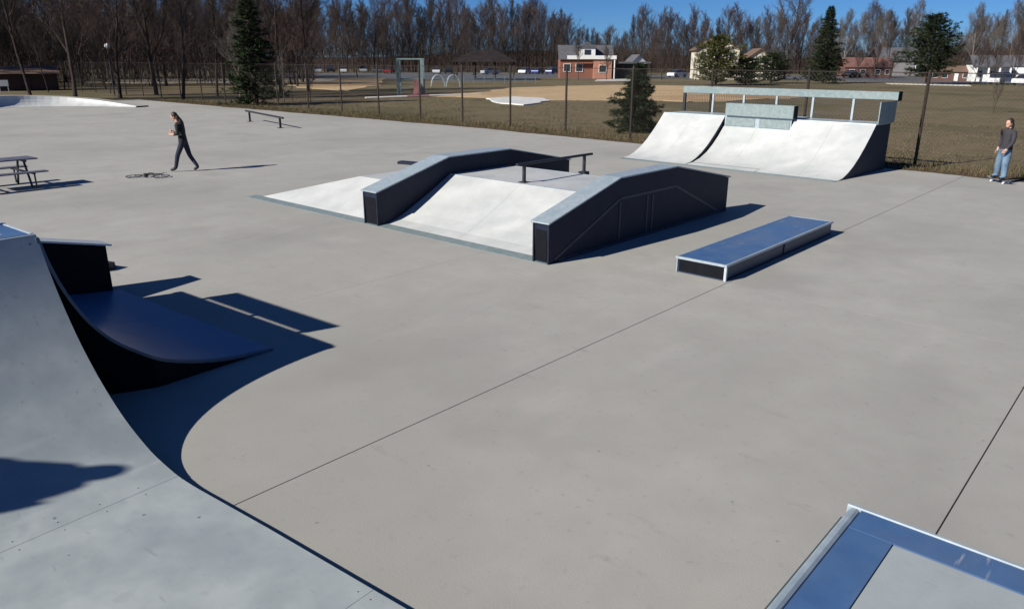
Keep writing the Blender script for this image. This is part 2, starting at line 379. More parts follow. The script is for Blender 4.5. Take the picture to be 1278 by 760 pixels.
s = MB(); s.box(-.019, -.008, .05, 4.55, .004, .03); s.box(-.019, -.008, 2.24, 2.28, .031, .2275); s.build('side_trim', navy, GB)

# ------------------------------------------------------------------ far quarter pipes
FQ = thing('quarter_pipe', 'pale three-bay quarter pipe with a raised steel box and back rail by the fence', 'skate ramp', (-7.5, 22.5, 0), rad(-2.7))
tall = [(0, .012), (.35, .055), (.7, .17), (1.05, .335), (1.4, .56), (1.75, .84), (2.1, 1.15), (2.42, 1.46)]
low = [(.0, .012), (.45, .045), (.9, .15), (1.3, .32), (1.65, .54), (2.0, .82), (2.32, 1.13)]
for (x0, x1, pf) in ((-7.65, -5.12, tall), (-5.08, -2.62, low), (-2.58, 0, tall)):
    xm = (x0+x1)/2
    for (p0, p1) in ((x0, xm-.002), (xm+.002, x1)):
        s = MB(); s.sheet(pf, p0, p1, .02); s.build('ramp_panel', ramp_pale, FQ, smooth=True)
    top = pf[-1]
    s = MB(); s.prism([(.15, .003)] + [(y+.03, z-.035) for y, z in pf[2:]] + [(3.7, top[1]-.035), (3.7, .003)], x0+.01, x1-.01); s.build('side_panel', navy, FQ)
    if pf is tall:
        s = MB(); s.box(x0, x1, 2.46, 3.75, 1.435, 1.465); s.build('deck_panel', ramp_grey, FQ)
        s = MB(); s.tube([(x0, 2.435, 1.455), (x1, 2.435, 1.455)], .03, 8); s.build('coping', galv, FQ, smooth=True)
s = MB(); s.prism([(-.25, .002), (-.25, .006), (0, .018), (.03, .0)], -7.65, 0); s.build('kick_plate', galv_teal, FQ)
# raised box over the middle bay
s = MB(); s.box(-5.06, -2.64, 2.33, 3.7, 1.10, 1.50); bx_ = s.build('raised_box', galv, FQ)
for x0, x1 in ((-5.06, -3.88), (-3.82, -2.64)):
    s = MB(); s.box(x0+.05, x1-.05, 2.312, 2.328, 1.16, 1.44); s.build('lower_panel', galv_teal, bx_)
s = MB(); s.box(-5.02, -2.56, 2.22, 2.50, 1.502, 1.92); bevel(s.build('upper_panel', galv_teal, bx_), .012)
s = MB(); s.box(-2.558, -2.54, 2.225, 2.495, 1.51, 1.91); s.build('end_panel', black, bx_)
# guard rail
s = MB(); s.box(-7.75, .10, 3.80, 3.85, 2.14, 2.39); gr = bevel(s.build('guard_beam', galv_teal, FQ), .01)
s = MB(); s.box(.103, .118, 3.66, 3.98, 2.12, 2.41); s.build('end_cap', black, gr)
for xx in (-6.45, -5.2, -3.95, -2.65, -1.3):
    s = MB(); s.box(xx-.035, xx+.035, 3.80, 3.85, 1.466, 2.139); s.build('guard_post', galv, gr)
s = MB(); s.box(-7.72, -7.62, 3.77, 3.86, .01, 2.129); s.build('guard_post', steel_dark, gr)
s = MB(); s.box(.0, .03, 2.5, 3.87, 1.47, 2.128); s.build('guard_panel', galv_teal, gr)
s = MB()
for k in range(108):
    xx = -7.6+k*.07; s.box(xx, xx+.008, 3.815, 3.822, 1.466, 2.129)
for zz in (1.6, 1.75, 1.9, 2.05): s.box(-7.6, 0, 3.811, 3.818, zz, zz+.006)
s.build('guard_mesh', wire_mat, gr)

# ------------------------------------------------------------------ near left ramp group
def cr_(a, b, c, d, t): return .5*((2*b)+(-a+c)*t+(2*a-5*b+4*c-d)*t*t+(-a+3*b-3*c+d)*t**3)
NR = thing('corner_ramp', 'tall grey corner quarter pipe with blue-edged deck, nearest on the left', 'skate ramp', (-8.08, 2.2, 0), rad(3.4)); NR.scale = (1, 1, 1.035)
R1 = 3.06; x_t = 2.70
def bow(u):
    pts = [(-1, 0), (0, 0), (.7, -.05), (1.5, -.10), (2.0, -.12), (2.4, -.12), (2.8, -.105), (3.3, -.08), (5.2, -.03), (6.2, .0)]
    for (a_, b_), (c_, d_) in zip(pts, pts[1:]):
        if a_ <= u <= c_: return b_ + (d_-b_)*(u-a_)/(c_-a_)
    return pts[-1][1]
prof = []
for k in range(31):
    d = x_t*(1-k/30.0) if k else x_t
    prof.append((x_t-d, .045 + R1 - math.sqrt(max(0, R1*R1-d*d))))
prof = [(-.004, 1.668)] + [p_ for p_ in prof if p_[0] > .02]
def seg(prof, u0, u1):
    out = []
    def zat(u):
        for (a_, b_), (c_, d_) in zip(prof, prof[1:]):
            if a_ <= u <= c_: return b_+(d_-b_)*(u-a_)/(c_-a_)
        return prof[-1][1]
    out.append((u0, zat(u0))); out += [p_ for p_ in prof if u0+.02 < p_[0] < u1-.02]; out.append((u1, zat(u1))); return out
full = prof + [(3.6, .045), (5.7, .045)]
widths = [(0, -2.44), (-2.444, -4.88), (-4.884, -7.3)]
cuts = [(-.004, 2.40), (2.404, 4.70), (4.704, 5.7)]
for wi, (wa, wb) in enumerate(widths):
    for (u0, u1) in cuts:
        s = MB(); s.sheet(seg(full, u0, u1), (lambda u, wb=wb: wb), ((lambda u: bow(u)) if wi == 0 else (lambda u, wa=wa: wa)), .016, 'y')
        s.build('ramp_panel', ramp_grey, NR, smooth=True)
for wi in range(1):
    s = MB(); n0 = len(full)
    # side panel following the curve
    pf = [(u, z-.022) for u, z in seg(full, .06, 5.68)]
    for i in range(len(pf)-1):
        (u0, z0), (u1, z1) = pf[i], pf[i+1]
        ya, yb = bow(u0)-.006, bow(u1)-.006
        s.poly([(u0, ya, .002), (u1, yb, .002), (u1, yb, z1), (u0, ya, z0)]); s.poly([(u0, ya-.02, .002), (u0, ya-.02, z0), (u1, yb-.02, z1), (u1, yb-.02, .002)])
    s.build('side_panel', black, NR, fix=False)
s = MB(); s.tube([(-.03, -7.3, 1.642), (-.03, .0, 1.642)], .03, 8); s.build('coping', galv, NR, smooth=True)
s = MB()   # screws along the sheet joints
random.seed(3)
for yy in [-.12-.3*k for k in range(24)]:
    for u in (2.34, 2.46, 4.64, 4.76):
        zz_ = .045 + (R1 - math.sqrt(R1*R1-(x_t-u)**2) if u < x_t else 0); s.tube([(u, yy, zz_-.002), (u, yy, zz_+.002)], .005, 6)
o_ = s.build('screw_heads', steel_dark, NR); o_['kind'] = 'stuff'
# deck with blue border and grey infill
def deck(root, x0, x1, y0, y1, z, bw, far_full=True):
    s = MB(); s.box(x0+bw+.002, x1-bw-.002, y0+.1, y1-bw-.002, z-.02, z); s.build('deck_panel', ramp_grey, root)
    s = MB(); s.box(x0, x1, y1-bw, y1, z-.02, z+.002); s.build('border_strip', blue, root)
    s = MB(); s.box(x0, x0+bw, y0+.1, y1-bw-.003, z-.02, z+.002); s.build('border_strip', blue, root)
    s = MB(); s.box(x1-bw, x1, y0+.1, y1-bw-.003, z-.02, z+.002); s.build('border_strip', blue, root)
deck(NR, -3.60, -.062, -7.3, -.035, 1.668, .17)
s = MB(); s.box(-3.63, -.065, -.03, .0, 1.61, 1.676); s.build('edge_angle', galv_white, NR)
s = MB(); s.box(-3.60, -.08, -7.28, -.035, .003, 1.645); s.build('deck_frame', black, NR)
# second quarter, facing away
r2k = [(.01, 1.64), (.05, 1.40), (.13, 1.10), (.26, .80), (.42, .58), (.6, .43), (.8, .30), (1.05, .20), (1.35, .115), (1.65, .06), (2.14, .012)]; r2 = []
for i in range(len(r2k)-1):
    a4 = [r2k[max(i-1, 0)], r2k[i], r2k[i+1], r2k[min(i+2, len(r2k)-1)]]
    for k in range(3): r2.append(tuple(cr_(a4[0][c], a4[1][c], a4[2][c], a4[3][c], k/3) for c in (0, 1)))
r2.append(r2k[-1])
steel_blue = mat('dull_steel_blue', (.07, .10, .14), .45, .2, col2=(.10, .14, .18), scale=5)
def nedge(y): return .02+.43*min(1, max(0, (y-.0)/.75))**.8
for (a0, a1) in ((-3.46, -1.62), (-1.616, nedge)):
    s = MB(); s.sheet(r2, a0, a1, .018); s.build('rear_ramp_panel', shade_lifted_blue, NR, smooth=True)
s = MB()
for (y0_, z0_), (y1_, z1_) in zip(r2, r2[1:]):
    xa, xb = nedge(y0_)-.015, nedge(y1_)-.015; za, zb = max(.004, z0_-.03), max(.004, z1_-.03)
    s.poly([(xa, y0_, .002), (xb, y1_, .002), (xb, y1_, zb), (xa, y0_, za)]); s.poly([(-3.4, y0_, za), (xa, y0_, za), (xb, y1_, zb), (-3.4, y1_, zb)])
s.build('rear_side_panel', black, NR, fix=False)
s = MB(); s.sheet([(y-.004, z+.006) for y, z in r2], lambda y: nedge(y)-.05, lambda y: nedge(y)+.004, .03); s.build('edge_trim', steel_blue, NR, smooth=True)
# sloping ledge beside it
s = MB(); s.prism([(.0, .003), (.0, 1.15), (2.05, .68), (2.05, .003)], -3.78, -3.465); lg = s.build('sloping_ledge', black, NR)
s = MB(); s.sheet([(-.0, 1.18), (2.13, .69)], -3.80, -3.44, .025); s.build('ledge_cap', galv_white, lg)
# guard on the deck, out of the picture to the left
s = MB(); s.box(-3.37, -.99, -.83, -.80, 2.213, 2.475); gp = s.build('guard_panel', galv, NR)
for xx in (-3.3, -2.1, -1.05):
    s = MB(); s.box(xx-.03, xx+.03, -.83, -.77, 1.693, 2.209); s.build('guard_post', steel_dark, gp)

# ------------------------------------------------------------------ deck in the bottom right corner
teal_dk = mat('dull_green_steel', (.06, .08, .08), .6)
ND = thing('ramp_deck', 'grey ramp deck with blue border strips in the near right corner', 'skate ramp', (-.71, 2.75, 0))
s = MB(); s.box(.21, 3.9, -5, -.165, 1.68, 1.70); s.build('deck_panel', ramp_grey, ND)
s = MB(); s.box(.055, 3.9, -.160, -.022, 1.68, 1.703); s.build('border_strip', blue, ND)
s = MB(); s.box(.055, .206, -5, -.163, 1.68, 1.7025); s.build('border_strip', blue, ND)
s = MB(); s.tube([(.03, -5, 1.685), (.03, -.028, 1.685)], .021, 10); s.build('coping', galv, ND, smooth=True)
s = MB(); s.box(.0, 3.9, -.019, .0, 1.62, 1.707); bevel(s.build('edge_angle', galv, ND), .004)
s = MB(); s.box(.06, 3.88, -5, -.03, .003, 1.678); s.build('deck_frame', navy, ND)
s = MB(); s.box(-.012, .0, -5, -.03, 1.60, 1.652); s.build('coping_bracket', teal_dk, ND)

# ------------------------------------------------------------------ picnic table
PT = thing('picnic_table', 'grey picnic table with two benches on the concrete at the left edge', 'picnic table', (-23.65, 5.75, 0), rad(3))
slate = mat('slate_boards', (.10, .105, .14), .5, col2=(.15, .155, .19), scale=3)
for k in range(5):
    s = MB(); s.box(-.37+.15*k, -.37+.15*k+.14, -.95, .98, .73, .765); s.build('top_board', slate, PT)
for sx in (-1, 1):
    for k in range(2):
        s = MB(); s.box(sx*.72-.14+.145*k, sx*.72-.14+.145*k+.135, -.95, 1.02, .43, .462); s.build('bench_board', slate, PT)
for yy in (-.65, .68):
    s = MB()
    s.tube([(-.5, yy, .02), (-.2, yy, .72)], .03, 6); s.tube([(.5, yy, .02), (.2, yy, .72)], .03, 6); s.tube([(-.84, yy, .41), (.84, yy, .41)], .028, 6)
    s.tube([(-.36, yy, .70), (.36, yy, .70)], .028, 6); s.tube([(-.72, yy+.03, .02), (-.72, yy+.03, .42)], .022, 6); s.tube([(.72, yy+.03, .02), (.72, yy+.03, .42)], .022, 6)
    s.build('leg_frame', steel_dark, PT)

# ------------------------------------------------------------------ far grind rail
FR = thing('grind_rail', 'low round grind rail on two posts near the far grass', 'grind rail', (-37.2, 21.75, 0), math.atan2(21.2-22.29, -34.77+39.63))
s = MB(); s.tube([(-3.1, 0, .55), (3.0, 0, .52)], .05, 8); s.build('rail', steel_dark, FR, smooth=True)
for xx in (-2.49, 2.49):
    s = MB(); s.box(xx-.045, xx+.045, -.045, .045, .012, .50); s.box(xx-.15, xx+.15, -.15, .15, .001, .012); s.build('post', steel_dark, FR)

# dark curb behind the funbox wing, put in for a dark pointed shape
s = MB(); s.prism([(0, .002), (0, .05), (.04, .09), (.26, .09), (.30, .05), (.30, .002)], 0, 1.9)
o_ = s.build('low_block', navy); o_.location = (-19.75, 16.3, 0); o_.rotation_euler = (0, 0, rad(12)); tag(o_, 'low dark curb block peeking out behind the funbox', 'placeholder')
s = MB(); s.prism([(0, .002), (.02, .12), (.24, .12), (.26, .002)], 0, 1.5)
o_ = s.build('low_block', steel_dark); o_.location = (-14.3, 3.85, 0); o_.rotation_euler = (0, 0, rad(20)); tag(o_, 'low dark block beyond the sloping ledge of the corner ramp', 'placeholder')  # added block of unknown kind; its pointed shadow shows past the ledge

# ------------------------------------------------------------------ bmx bicycle lying down
BK = thing('bicycle', 'small dark bicycle lying flat beside the walking person', 'bicycle', (-22.75, 9.35, 0), rad(35)); BK.scale = (.86, .86, .6)
def wheel(x, y, R=.255, tilt=0, z=.06):
    rt_ = MB(); tilt *= .4; P = [(x+R*math.cos(t), y+R*math.sin(t), z+R*math.sin(t)*tilt) for t in [2*PI*k/20 for k in range(21)]]; rt_.tube(P, .019, 6); wh = rt_.build('wheel', steel_dark, BK)
    sp = MB()
    for k in range(12):
        t = 2*PI*k/12; sp.tube([(x, y, z+.01), (x+(R-.02)*math.cos(t), y+(R-.02)*math.sin(t), z+R*math.sin(t)*tilt)], .004, 3)
    sp.tube([(x, y, z-.05), (x, y, z+.06)], .025, 6); sp.build('spokes', galv, wh)
wheel(-.5, 0, tilt=.08); wheel(.42, .12, tilt=.15)
s = MB()
bb, st, hd, hb = (-.08, .02, .1), (-.12, .3, .12), (.28, .38, .13), (.32, .3, .13)
for a_, b_, r_ in ((bb, st, .018), (st, hd, .018), (bb, hb, .02), ((-.5, 0, .06), bb, .012), ((-.5, 0, .1), st, .011), (hb, (.42, .12, .06), .016)): s.tube([a_, b_], r_, 6)
s.build('frame', steel_dark, BK)
s = MB(); s.tube([hd, (.3, .48, .14)], .014, 6); s.tube([(.16, .52, .05), (.3, .5, .14), (.42, .46, .16)], .012, 6); s.build('handlebar', steel_dark, BK)
s = MB(); s.prism([(-.2, .36), (-.02, .38), (-.02, .42), (-.2, .46)], .09, .15, 'z'); s.build('saddle', black, BK)
s = MB(); s.tube([(bb[0], bb[1], .03), (bb[0], bb[1], .2)], .07, 10); s.tube([(-.08, .02, .2), (.06, -.06, .2)], .012, 5); s.box(.02, .12, -.1, -.02, .2, .225); s.build('crank', steel_dark, BK)

# ------------------------------------------------------------------ curved bank at the far left
CBK = thing('curved_bank', 'low pale curved bank at the far left end of the concrete', 'skate bank', (-63, 20, 0))
path = [(-60.6, 7, .8, .6), (-62.5, 9.6, .8, .6), (-64.3, 12.1, .82, .57), (-65.7, 14.8, .9, .42), (-66.3, 17.5, .99, 0), (-65.8, 20, .9, -.43), (-64.2, 22.3, .7, -.7), (-61.3, 24.2, .45, -.89), (-57.8, 25.5, .28, -.96)]
hts = [.8, .8, .8, .8, .78, .72, .6, .38, .08]
pp, hh_ = [], []
for i in range(len(path)-1):
    q0, q1, q2, q3 = path[max(i-1, 0)], path[i], path[i+1], path[min(i+2, len(path)-1)]; g0, g1, g2, g3 = hts[max(i-1, 0)], hts[i], hts[i+1], hts[min(i+2, len(path)-1)]
    for k in range(4): pp.append(tuple(cr_(q0[c], q1[c], q2[c], q3[c], k/4) for c in range(4))); hh_.append(cr_(g0, g1, g2, g3, k/4))
pp.append(path[-1]); hh_.append(hts[-1]); path, hts = pp, hh_
s = MB()
rows = [0, .2, .4, .6, .8, 1.0]
def bank_pt_old(i, t):
    x, y, nx, ny = path[i]; l_ = math.hypot(nx, ny); nx /= l_; ny /= l_
    d = 3.6*(hts[i]/.8*.6+.4)*(1-t); return (x+nx*d+63, y+ny*d-20, .012+hts[i]*t**1.35)
def bank_pt(i, t):
    x, y, nx, ny = path[i]; l_ = math.hypot(nx, ny); nx /= l_; ny /= l_; x += 2.6*nx; y += 2.2*ny
    h = hts[i]; r_ = max(.25, h*1.25); th_ = t*rad(74)
    return (x+nx*r_*(math.sin(rad(74))-math.sin(th_))+63, y+ny*r_*(math.sin(rad(74))-math.sin(th_))-20, .012+h*(1-math.cos(th_))/(1-math.cos(rad(74))))
for i in range(len(path)-1):
    pnl = MB()
    for a_, b_ in zip(rows, rows[1:]):
        P = [bank_pt(i, a_), bank_pt(i+1, a_), bank_pt(i+1, b_), bank_pt(i, b_)]; pnl.poly(P)
        pnl.poly([(p[0], p[1], max(.002, p[2]-.02)) for p in P][::-1])
    pnl.build('bank_panel', ramp_pale, CBK)
bk = MB()
for i in range(len(path)-1):
    x, y, nx, ny = path[i]; X, Y, NX, NY = path[i+1]
    l_ = math.hypot(nx, ny); l2 = math.hypot(NX, NY)
    t0, t1 = bank_pt(i, 1), bank_pt(i+1, 1); b0 = (t0[0]-nx/l_*1.0, t0[1]-ny/l_*1.0, t0[2]); b1 = (t1[0]-NX/l2*1.0, t1[1]-NY/l2*1.0, t1[2])
    bk.poly([t0, t1, b1, b0]); bk.poly([b0, b1, (b1[0], b1[1], 0.002), (b0[0], b0[1], 0.002)])
bk.build('bank_deck', concrete, CBK, fix=False)

# ------------------------------------------------------------------ fence
def fy(x): return 27.62 - .118*(x+6.8) if x > -34.5 else 30.9 - .02*(x+34.5)
FN = thing('fence', 'tall brown chain-link fence along the far side of the skate park', 'fence', (-6.8, 27.62, 0))
pxs = [-6.8-4.04*k for k in range(-2, 24)]
me_post = None
for x in pxs:
    if me_post is None:
        s = MB(); s.tube([(0, 0, -.07), (0, 0, 3.0)], .052, 8); s.tube([(0, 0, 3.0), (0, 0, 3.05)], [.05, .02], 8); me_post = s.mesh('post', fence_mat)
    o_ = link('post', me_post, FN); o_.location = (x+6.8, fy(x)-27.62, 0)
for zz, rr, nm_ in ((2.96, .014, 'top_rail'), (.04, .006, 'bottom_wire')):
    rl2 = MB()
    for a_, b_ in zip(pxs, pxs[1:]):
        rl2.tube([(a_+6.8, fy(a_)-27.62, zz), (b_+6.8, fy(b_)-27.62, zz)], rr, 5)
    rl2.build(nm_, fence_mat, FN)
wr = MB(); pitch_ = .15; rw = .0022
for a_, b_ in zip(pxs, pxs[1:]):
    n_ = int(4.04/pitch_)
    for sgn in (-1, 1):
        for k in range(-int(2.9/pitch_)-1, n_+int(2.9/pitch_)+1):
            x0 = k*pitch_; x1 = x0+2.9
            z0, z1 = (.05, 2.95)
            if x0 < 0: z0 += -x0; x0 = 0
            if x1 > 4.04: z1 -= x1-4.04; x1 = 4.04
            if z1 - z0 < .03: continue
            if sgn < 0: x0, x1 = 4.04-x0, 4.04-x1
            f0, f1 = x0/4.04, x1/4.04
            pa = Vector((a_, fy(a_))); pb = Vector((b_, fy(b_))); A_ = pa.lerp(pb, f0); B_ = pa.lerp(pb, f1); off = .004*sgn-.03
            p0 = (A_.x+6.8, A_.y-27.62+off, z0); p1 = (B_.x+6.8, B_.y-27.62+off, z1)
            n = len(wr.v)
            for p_ in (p0, p1):
                wr.v += [(p_[0]-rw, p_[1], p_[2]+rw), (p_[0]+rw, p_[1], p_[2]+rw), (p_[0], p_[1]+rw, p_[2]-rw)]
            for i in range(3): wr.f.append((n+i, n+(i+1) % 3, n+3+(i+1) % 3, n+3+i)); wr.mi.append(0)
o_ = wr.build('chain_link', wire_mat, FN, fix=False); o_['kind'] = 'stuff'

# ------------------------------------------------------------------ trees
def bare_tree(seed, h, spread=.35, trunk_r=.16, limbs=9, upw=.55, first=.22, sub=10, tw=10, tm=bark, cm=twig_m, tr=.0085):
    trunk_r *= .68; rnd = random.Random(seed); tk = MB(); cr = MB()
    def seg_(mb, p0, p1, r0_, r1_, n=5): mb.tube([p0, p1], [r0_, r1_], n, cap=False)
    def wob(v, a_): return (v + Vector((rnd.uniform(-a_, a_), rnd.uniform(-a_, a_), rnd.uniform(-a_, a_)))).normalized()
    # trunk polyline
    pts = [Vector((0, 0, -.1))]; d = Vector((0, 0, 1)); nseg = 7
    for i in range(nseg):
        d = wob(d + Vector((0, 0, .25)), .11); pts.append(pts[-1] + d*h*.86/nseg)
    rs = [trunk_r*(1.25 if i == 0 else (1-i/(nseg+.6))**.8) for i in range(nseg+1)]
    tk.tube(pts, rs, 8, cap=False)
    def at(t):
        u = t*nseg; i = min(int(u), nseg-1); return pts[i].lerp(pts[i+1], u-i), rs[i]+(rs[i+1]-rs[i])*(u-i)
    def twigs(p, d_, ln, n):
        for _ in range(n):
            dd = wob(d_ + Vector((0, 0, .25)), .75); l_ = ln*rnd.uniform(.5, 1.1); q_ = p + dd*l_
            u = dd.cross(Vector((0, 0, 1))); u = u.normalized() if u.length > .01 else Vector((1, 0, 0)); v = u.cross(dd)
            k = len(cr.v); cr.v += [tuple(p+u*tr), tuple(p-u*tr*.5+v*tr*.9), tuple(p-u*tr*.5-v*tr*.9), tuple(q_)]
            for f in ((0, 1, 3), (1, 2, 3), (2, 0, 3)): cr.f.append(tuple(k+i for i in f)); cr.mi.append(0)
            q2 = p.lerp(q_, .5)
            for _ in range(2):
                d3 = wob(dd, .7); q3 = q2 + d3*l_*.55; k = len(cr.v)
                cr.v += [tuple(q2+u*tr*.6), tuple(q2-u*tr*.6), tuple(q2+v*tr), tuple(q3)]
                for f in ((0, 1, 3), (1, 2, 3), (2, 0, 3)): cr.f.append(tuple(k+i for i in f)); cr.mi.append(0)
    for i in range(limbs):
        t = first + (1-first)*((i+rnd.random()*.8)/limbs)**.9; t = min(t, .98); p, r_ = at(t)
        az = i*2.4 + rnd.uniform(-.5, .5); tilt = rnd.uniform(.5, 1.0)*(1.15-t*.5)
        d = Vector((math.cos(az)*math.sin(tilt), math.sin(az)*math.sin(tilt), math.cos(tilt)*upw*1.6)).normalized()
        ll = h*spread*(1.15-t*.75)*rnd.uniform(.8, 1.15); r1 = min(r_*.65, trunk_r*.5)
        P = [p]; dd = d
        for k in range(4): dd = wob(dd + Vector((0, 0, upw*.35)), .16); P.append(P[-1]+dd*ll/4)
        R = [r1*(1-k/4.6) for k in range(5)]; tk.tube(P, R, 5, cap=False)
        for j in range(sub):
            u = .25+.75*(j+rnd.random())/sub*1.0; u = min(u, .99); a_ = u*4; ii = min(int(a_), 3); p2 = P[ii].lerp(P[ii+1], a_-ii)
            d2 = wob((P[ii+1]-P[ii]).normalized() + Vector((0, 0, upw*.3)), .75); l2 = ll*rnd.uniform(.32, .55); r2_ = max(.009, r1*.36)
            m1 = p2 + d2*l2*.5; d2b = wob(d2+Vector((0, 0, upw*.2)), .25); m2 = m1+d2b*l2*.5
            cr.tube([p2, m1, m2], [r2_, r2_*.65, r2_*.35], 3, cap=False)
            twigs(m2, d2b, l2*.75, tw); twigs(m1, d2, l2*.65, tw-1)
            twigs(p2.lerp(m1, .5), d2, l2*.5, tw//2); twigs(m1.lerp(m2, .5), d2b, l2*.6, tw//2)
    return tk.mesh('trunk', tm, smooth=True, fix=False), cr.mesh('crown', cm, fix=False)
protos = {
 'a': bare_tree(1, 14, .34, .20, 11, .6, .2), 'b': bare_tree(2, 15, .28, .17, 12, .8, .3), 'c': bare_tree(3, 13, .40, .22, 11, .5, .18, cm=twig_red),
 'd': bare_tree(4, 16, .24, .15, 13, 1.0, .3), 'e': bare_tree(5, 12, .38, .17, 10, .6, .2, cm=twig_pale, tm=bark_pale), 'f': bare_tree(6, 14, .33, .2, 12, .7, .15, cm=twig_red),
 's': bare_tree(7, 4.2, .42, .05, 9, .8, .12, 5, 5, cm=twig_m, tr=.006), 'p': bare_tree(8, 5.0, .30, .06, 8, 1.1, .2, 5, 4, tm=bark_pale, cm=twig_pale, tr=.007)}
def put_tree(key, loc, sc_, label, group=None, rz=None, name='bare_tree'):
    o = thing(name, label, 'tree', (loc[0], loc[1], -.07), random.uniform(0, 6.28) if rz is None else rz, group)
    o.scale = (sc_*random.uniform(.9, 1.1), sc_*random.uniform(.9, 1.1), sc_)
    link('trunk', protos[key][0], o); link('crown', protos[key][1], o); return o
import math as _m
def polar(az, dist):   # az: degrees right of the park's long axis (+Y), dist metres
    t = rad(az); return (dist*math.sin(t), dist*math.cos(t))
random.seed(11)
ROWL = ['leftmost bare trunk of the front row', 'second bare tree from the left in the front row', 'bare trunk rising beside the brown shed', 'bare trunk just right of the brown shed', 'bare tree above the left end of the curved bank', 'bare tree above the middle of the curved bank', 'bare tree just left of the lamp globe', 'bare tree just right of the lamp globe', 'bare tree above the right tip of the curved bank', 'bare tree midway between lamp and tall spruce', 'bare tree nearest the tall spruce, on its left', 'rightmost bare tree of the front row']
# left row just beyond the fence
for k, (az, d, s_, key) in enumerate([(-75.5, 76, 1.05, 'a'), (-73.6, 82, 1.1, 'b'), (-71.2, 72, 1.15, 'f'), (-68.6, 78, 1.0, 'c'), (-66.4, 84, 1.2, 'a'), (-64.8, 73, 1.0, 'b'), (-62.6, 80, 1.05, 'd'), (-60.3, 76, 1.1, 'a'), (-58.4, 86, 1.2, 'f'), (-77.5, 84, 1.1, 'd'), (-56.5, 90, 1.1, 'a'), (-79.5, 78, 1.1, 'c')]):
    put_tree(key, polar(az, d), s_, ROWL[sorted([-75.5,-73.6,-71.2,-68.6,-66.4,-64.8,-62.6,-60.3,-58.4,-77.5,-56.5,-79.5]).index(az)] + ' behind the fence at the left', 'bare trees behind the fence at left')
zones = [(-82, -70, 'left edge of the picture'), (-70, -58, 'left of the tall spruce'), (-58, -48, 'right of the tall spruce'), (-48, -38, 'behind the picnic shelter'), (-38, -30, 'behind the brick house'), (-30, -20, 'behind the cream house'), (-20, -2, 'behind the right-hand field')]
def zone(az):
    for a_, b_, n_ in zones:
        if a_ <= az < b_: return n_
    return zones[-1][2] if az >= -2 else zones[0][2]
for k in range(258):
    az = -84 + 86*(k+random.random())/258; left = az < -56
    d = random.uniform(96, 165) if left else random.uniform(204, 262)
    key = random.choice('abcdf' if az < -26 else 'abdfee'); base_h = {'a': 14, 'b': 15, 'c': 13, 'd': 16, 'e': 12, 'f': 14}[key]
    hh = random.uniform(11, 16)*(1.12 if left else 1.42 if az < -38 else 1.2)
    if az > -34: hh = random.uniform(12, 19)
    if -37.5 < az < -33.5 or -13.5 < az < -11.5: hh *= .7
    rel = 'in the front of' if d < (125 if left else 230) else 'deep in'
    KN = {'a': 'broad grey-brown', 'b': 'upright grey-brown', 'c': 'low spreading reddish', 'd': 'slim tall dark', 'e': 'pale grey', 'f': 'rounded reddish-brown'}
    put_tree(key, polar(az, d), hh/base_h*d/(150 if left else 235), '%s bare tree %s the woods, %s' % (KN[key], rel, zone(az)), 'bare trees in the woods, ' + zone(az))
# single bare trees one can tell apart
def named(px_loc, key, s_, label): put_tree(key, px_loc, s_, label)
named((-122.38, 92.14), 'd', .95, 'tall dark bare tree standing against the sky behind the parked cars')
named((-59.91, 142.96), 'a', 1.55, 'broad bare tree rising between the cream house and the tall evergreen')
named((-52.56, 32.64), 'p', .85, 'slender pale-barked young tree just right of the tall spruce')
named((-55.07, 34.95), 'p', .62, 'small forked pale sapling beside the slender young tree')
named((-55.10, 36.63), 's', .95, 'small dark bare tree between the spruce and the sand')
named((-10.79, 61.55), 's', .62, 'small spreading bare sapling in the field behind the skateboarder')
named((-58.07, 31.99), 'e', .55, 'pale forked tree standing just left of the tall spruce')
named((-53.10, 182.15), 'b', .95, 'thin bare tree just left of the round dark pine')
named((-36.59, 178.55), 'e', 1.15, 'pale bare tree spreading above the white houses on the right')
named((-35.00, 191.04), 'e', 1.0, 'pale bare tree furthest right against the sky')

for k_, (px_, key_, s_, lab_) in enumerate([((-50.17, 153.77), 'c', .42, 'small reddish bare tree in front of the left end of the red house'), ((-46.78, 153.05), 'f', .5, 'dense reddish bare tree in front of the middle of the red house'), ((-45.87, 158.54), 'c', .40, 'small reddish bare tree at the right end of the red house'),
  ((-26.97, 135.43), 'a', .48, 'small bare tree between the bungalow and the white house'), ((-22.10, 135.02), 'f', .62, 'reddish bare tree in front of the white house porch'), ((-25.20, 137.31), 'c', .45, 'low reddish bare tree before the white house columns'), ((-83.93, 125.51), 'a', .55, 'bare tree at the corner of the carport'),
  ((-80.38, 129.49), 'f', .6, 'bare reddish tree beside the small white shed'), ((-75.56, 125.58), 'a', .62, 'bare tree between the white shed and the lone white car'), ((-100.77, 127.61), 'b', .6, 'bare tree close to the left end of the brick house'), ((-84.19, 111.69), 'd', .55, 'thin bare tree in front of the brick house left of its dormer'), ((-80.78, 115.46), 'f', .42, 'small bare tree in front of the brick house porch post'), ((-59.73, 134.51), 'c', .5, 'bare tree hiding the side wing of the cream house'), ((-68.36, 125.01), 'a', .5, 'small bare tree at the left corner of the cream house')]):
    named(px_, key_, s_, lab_)
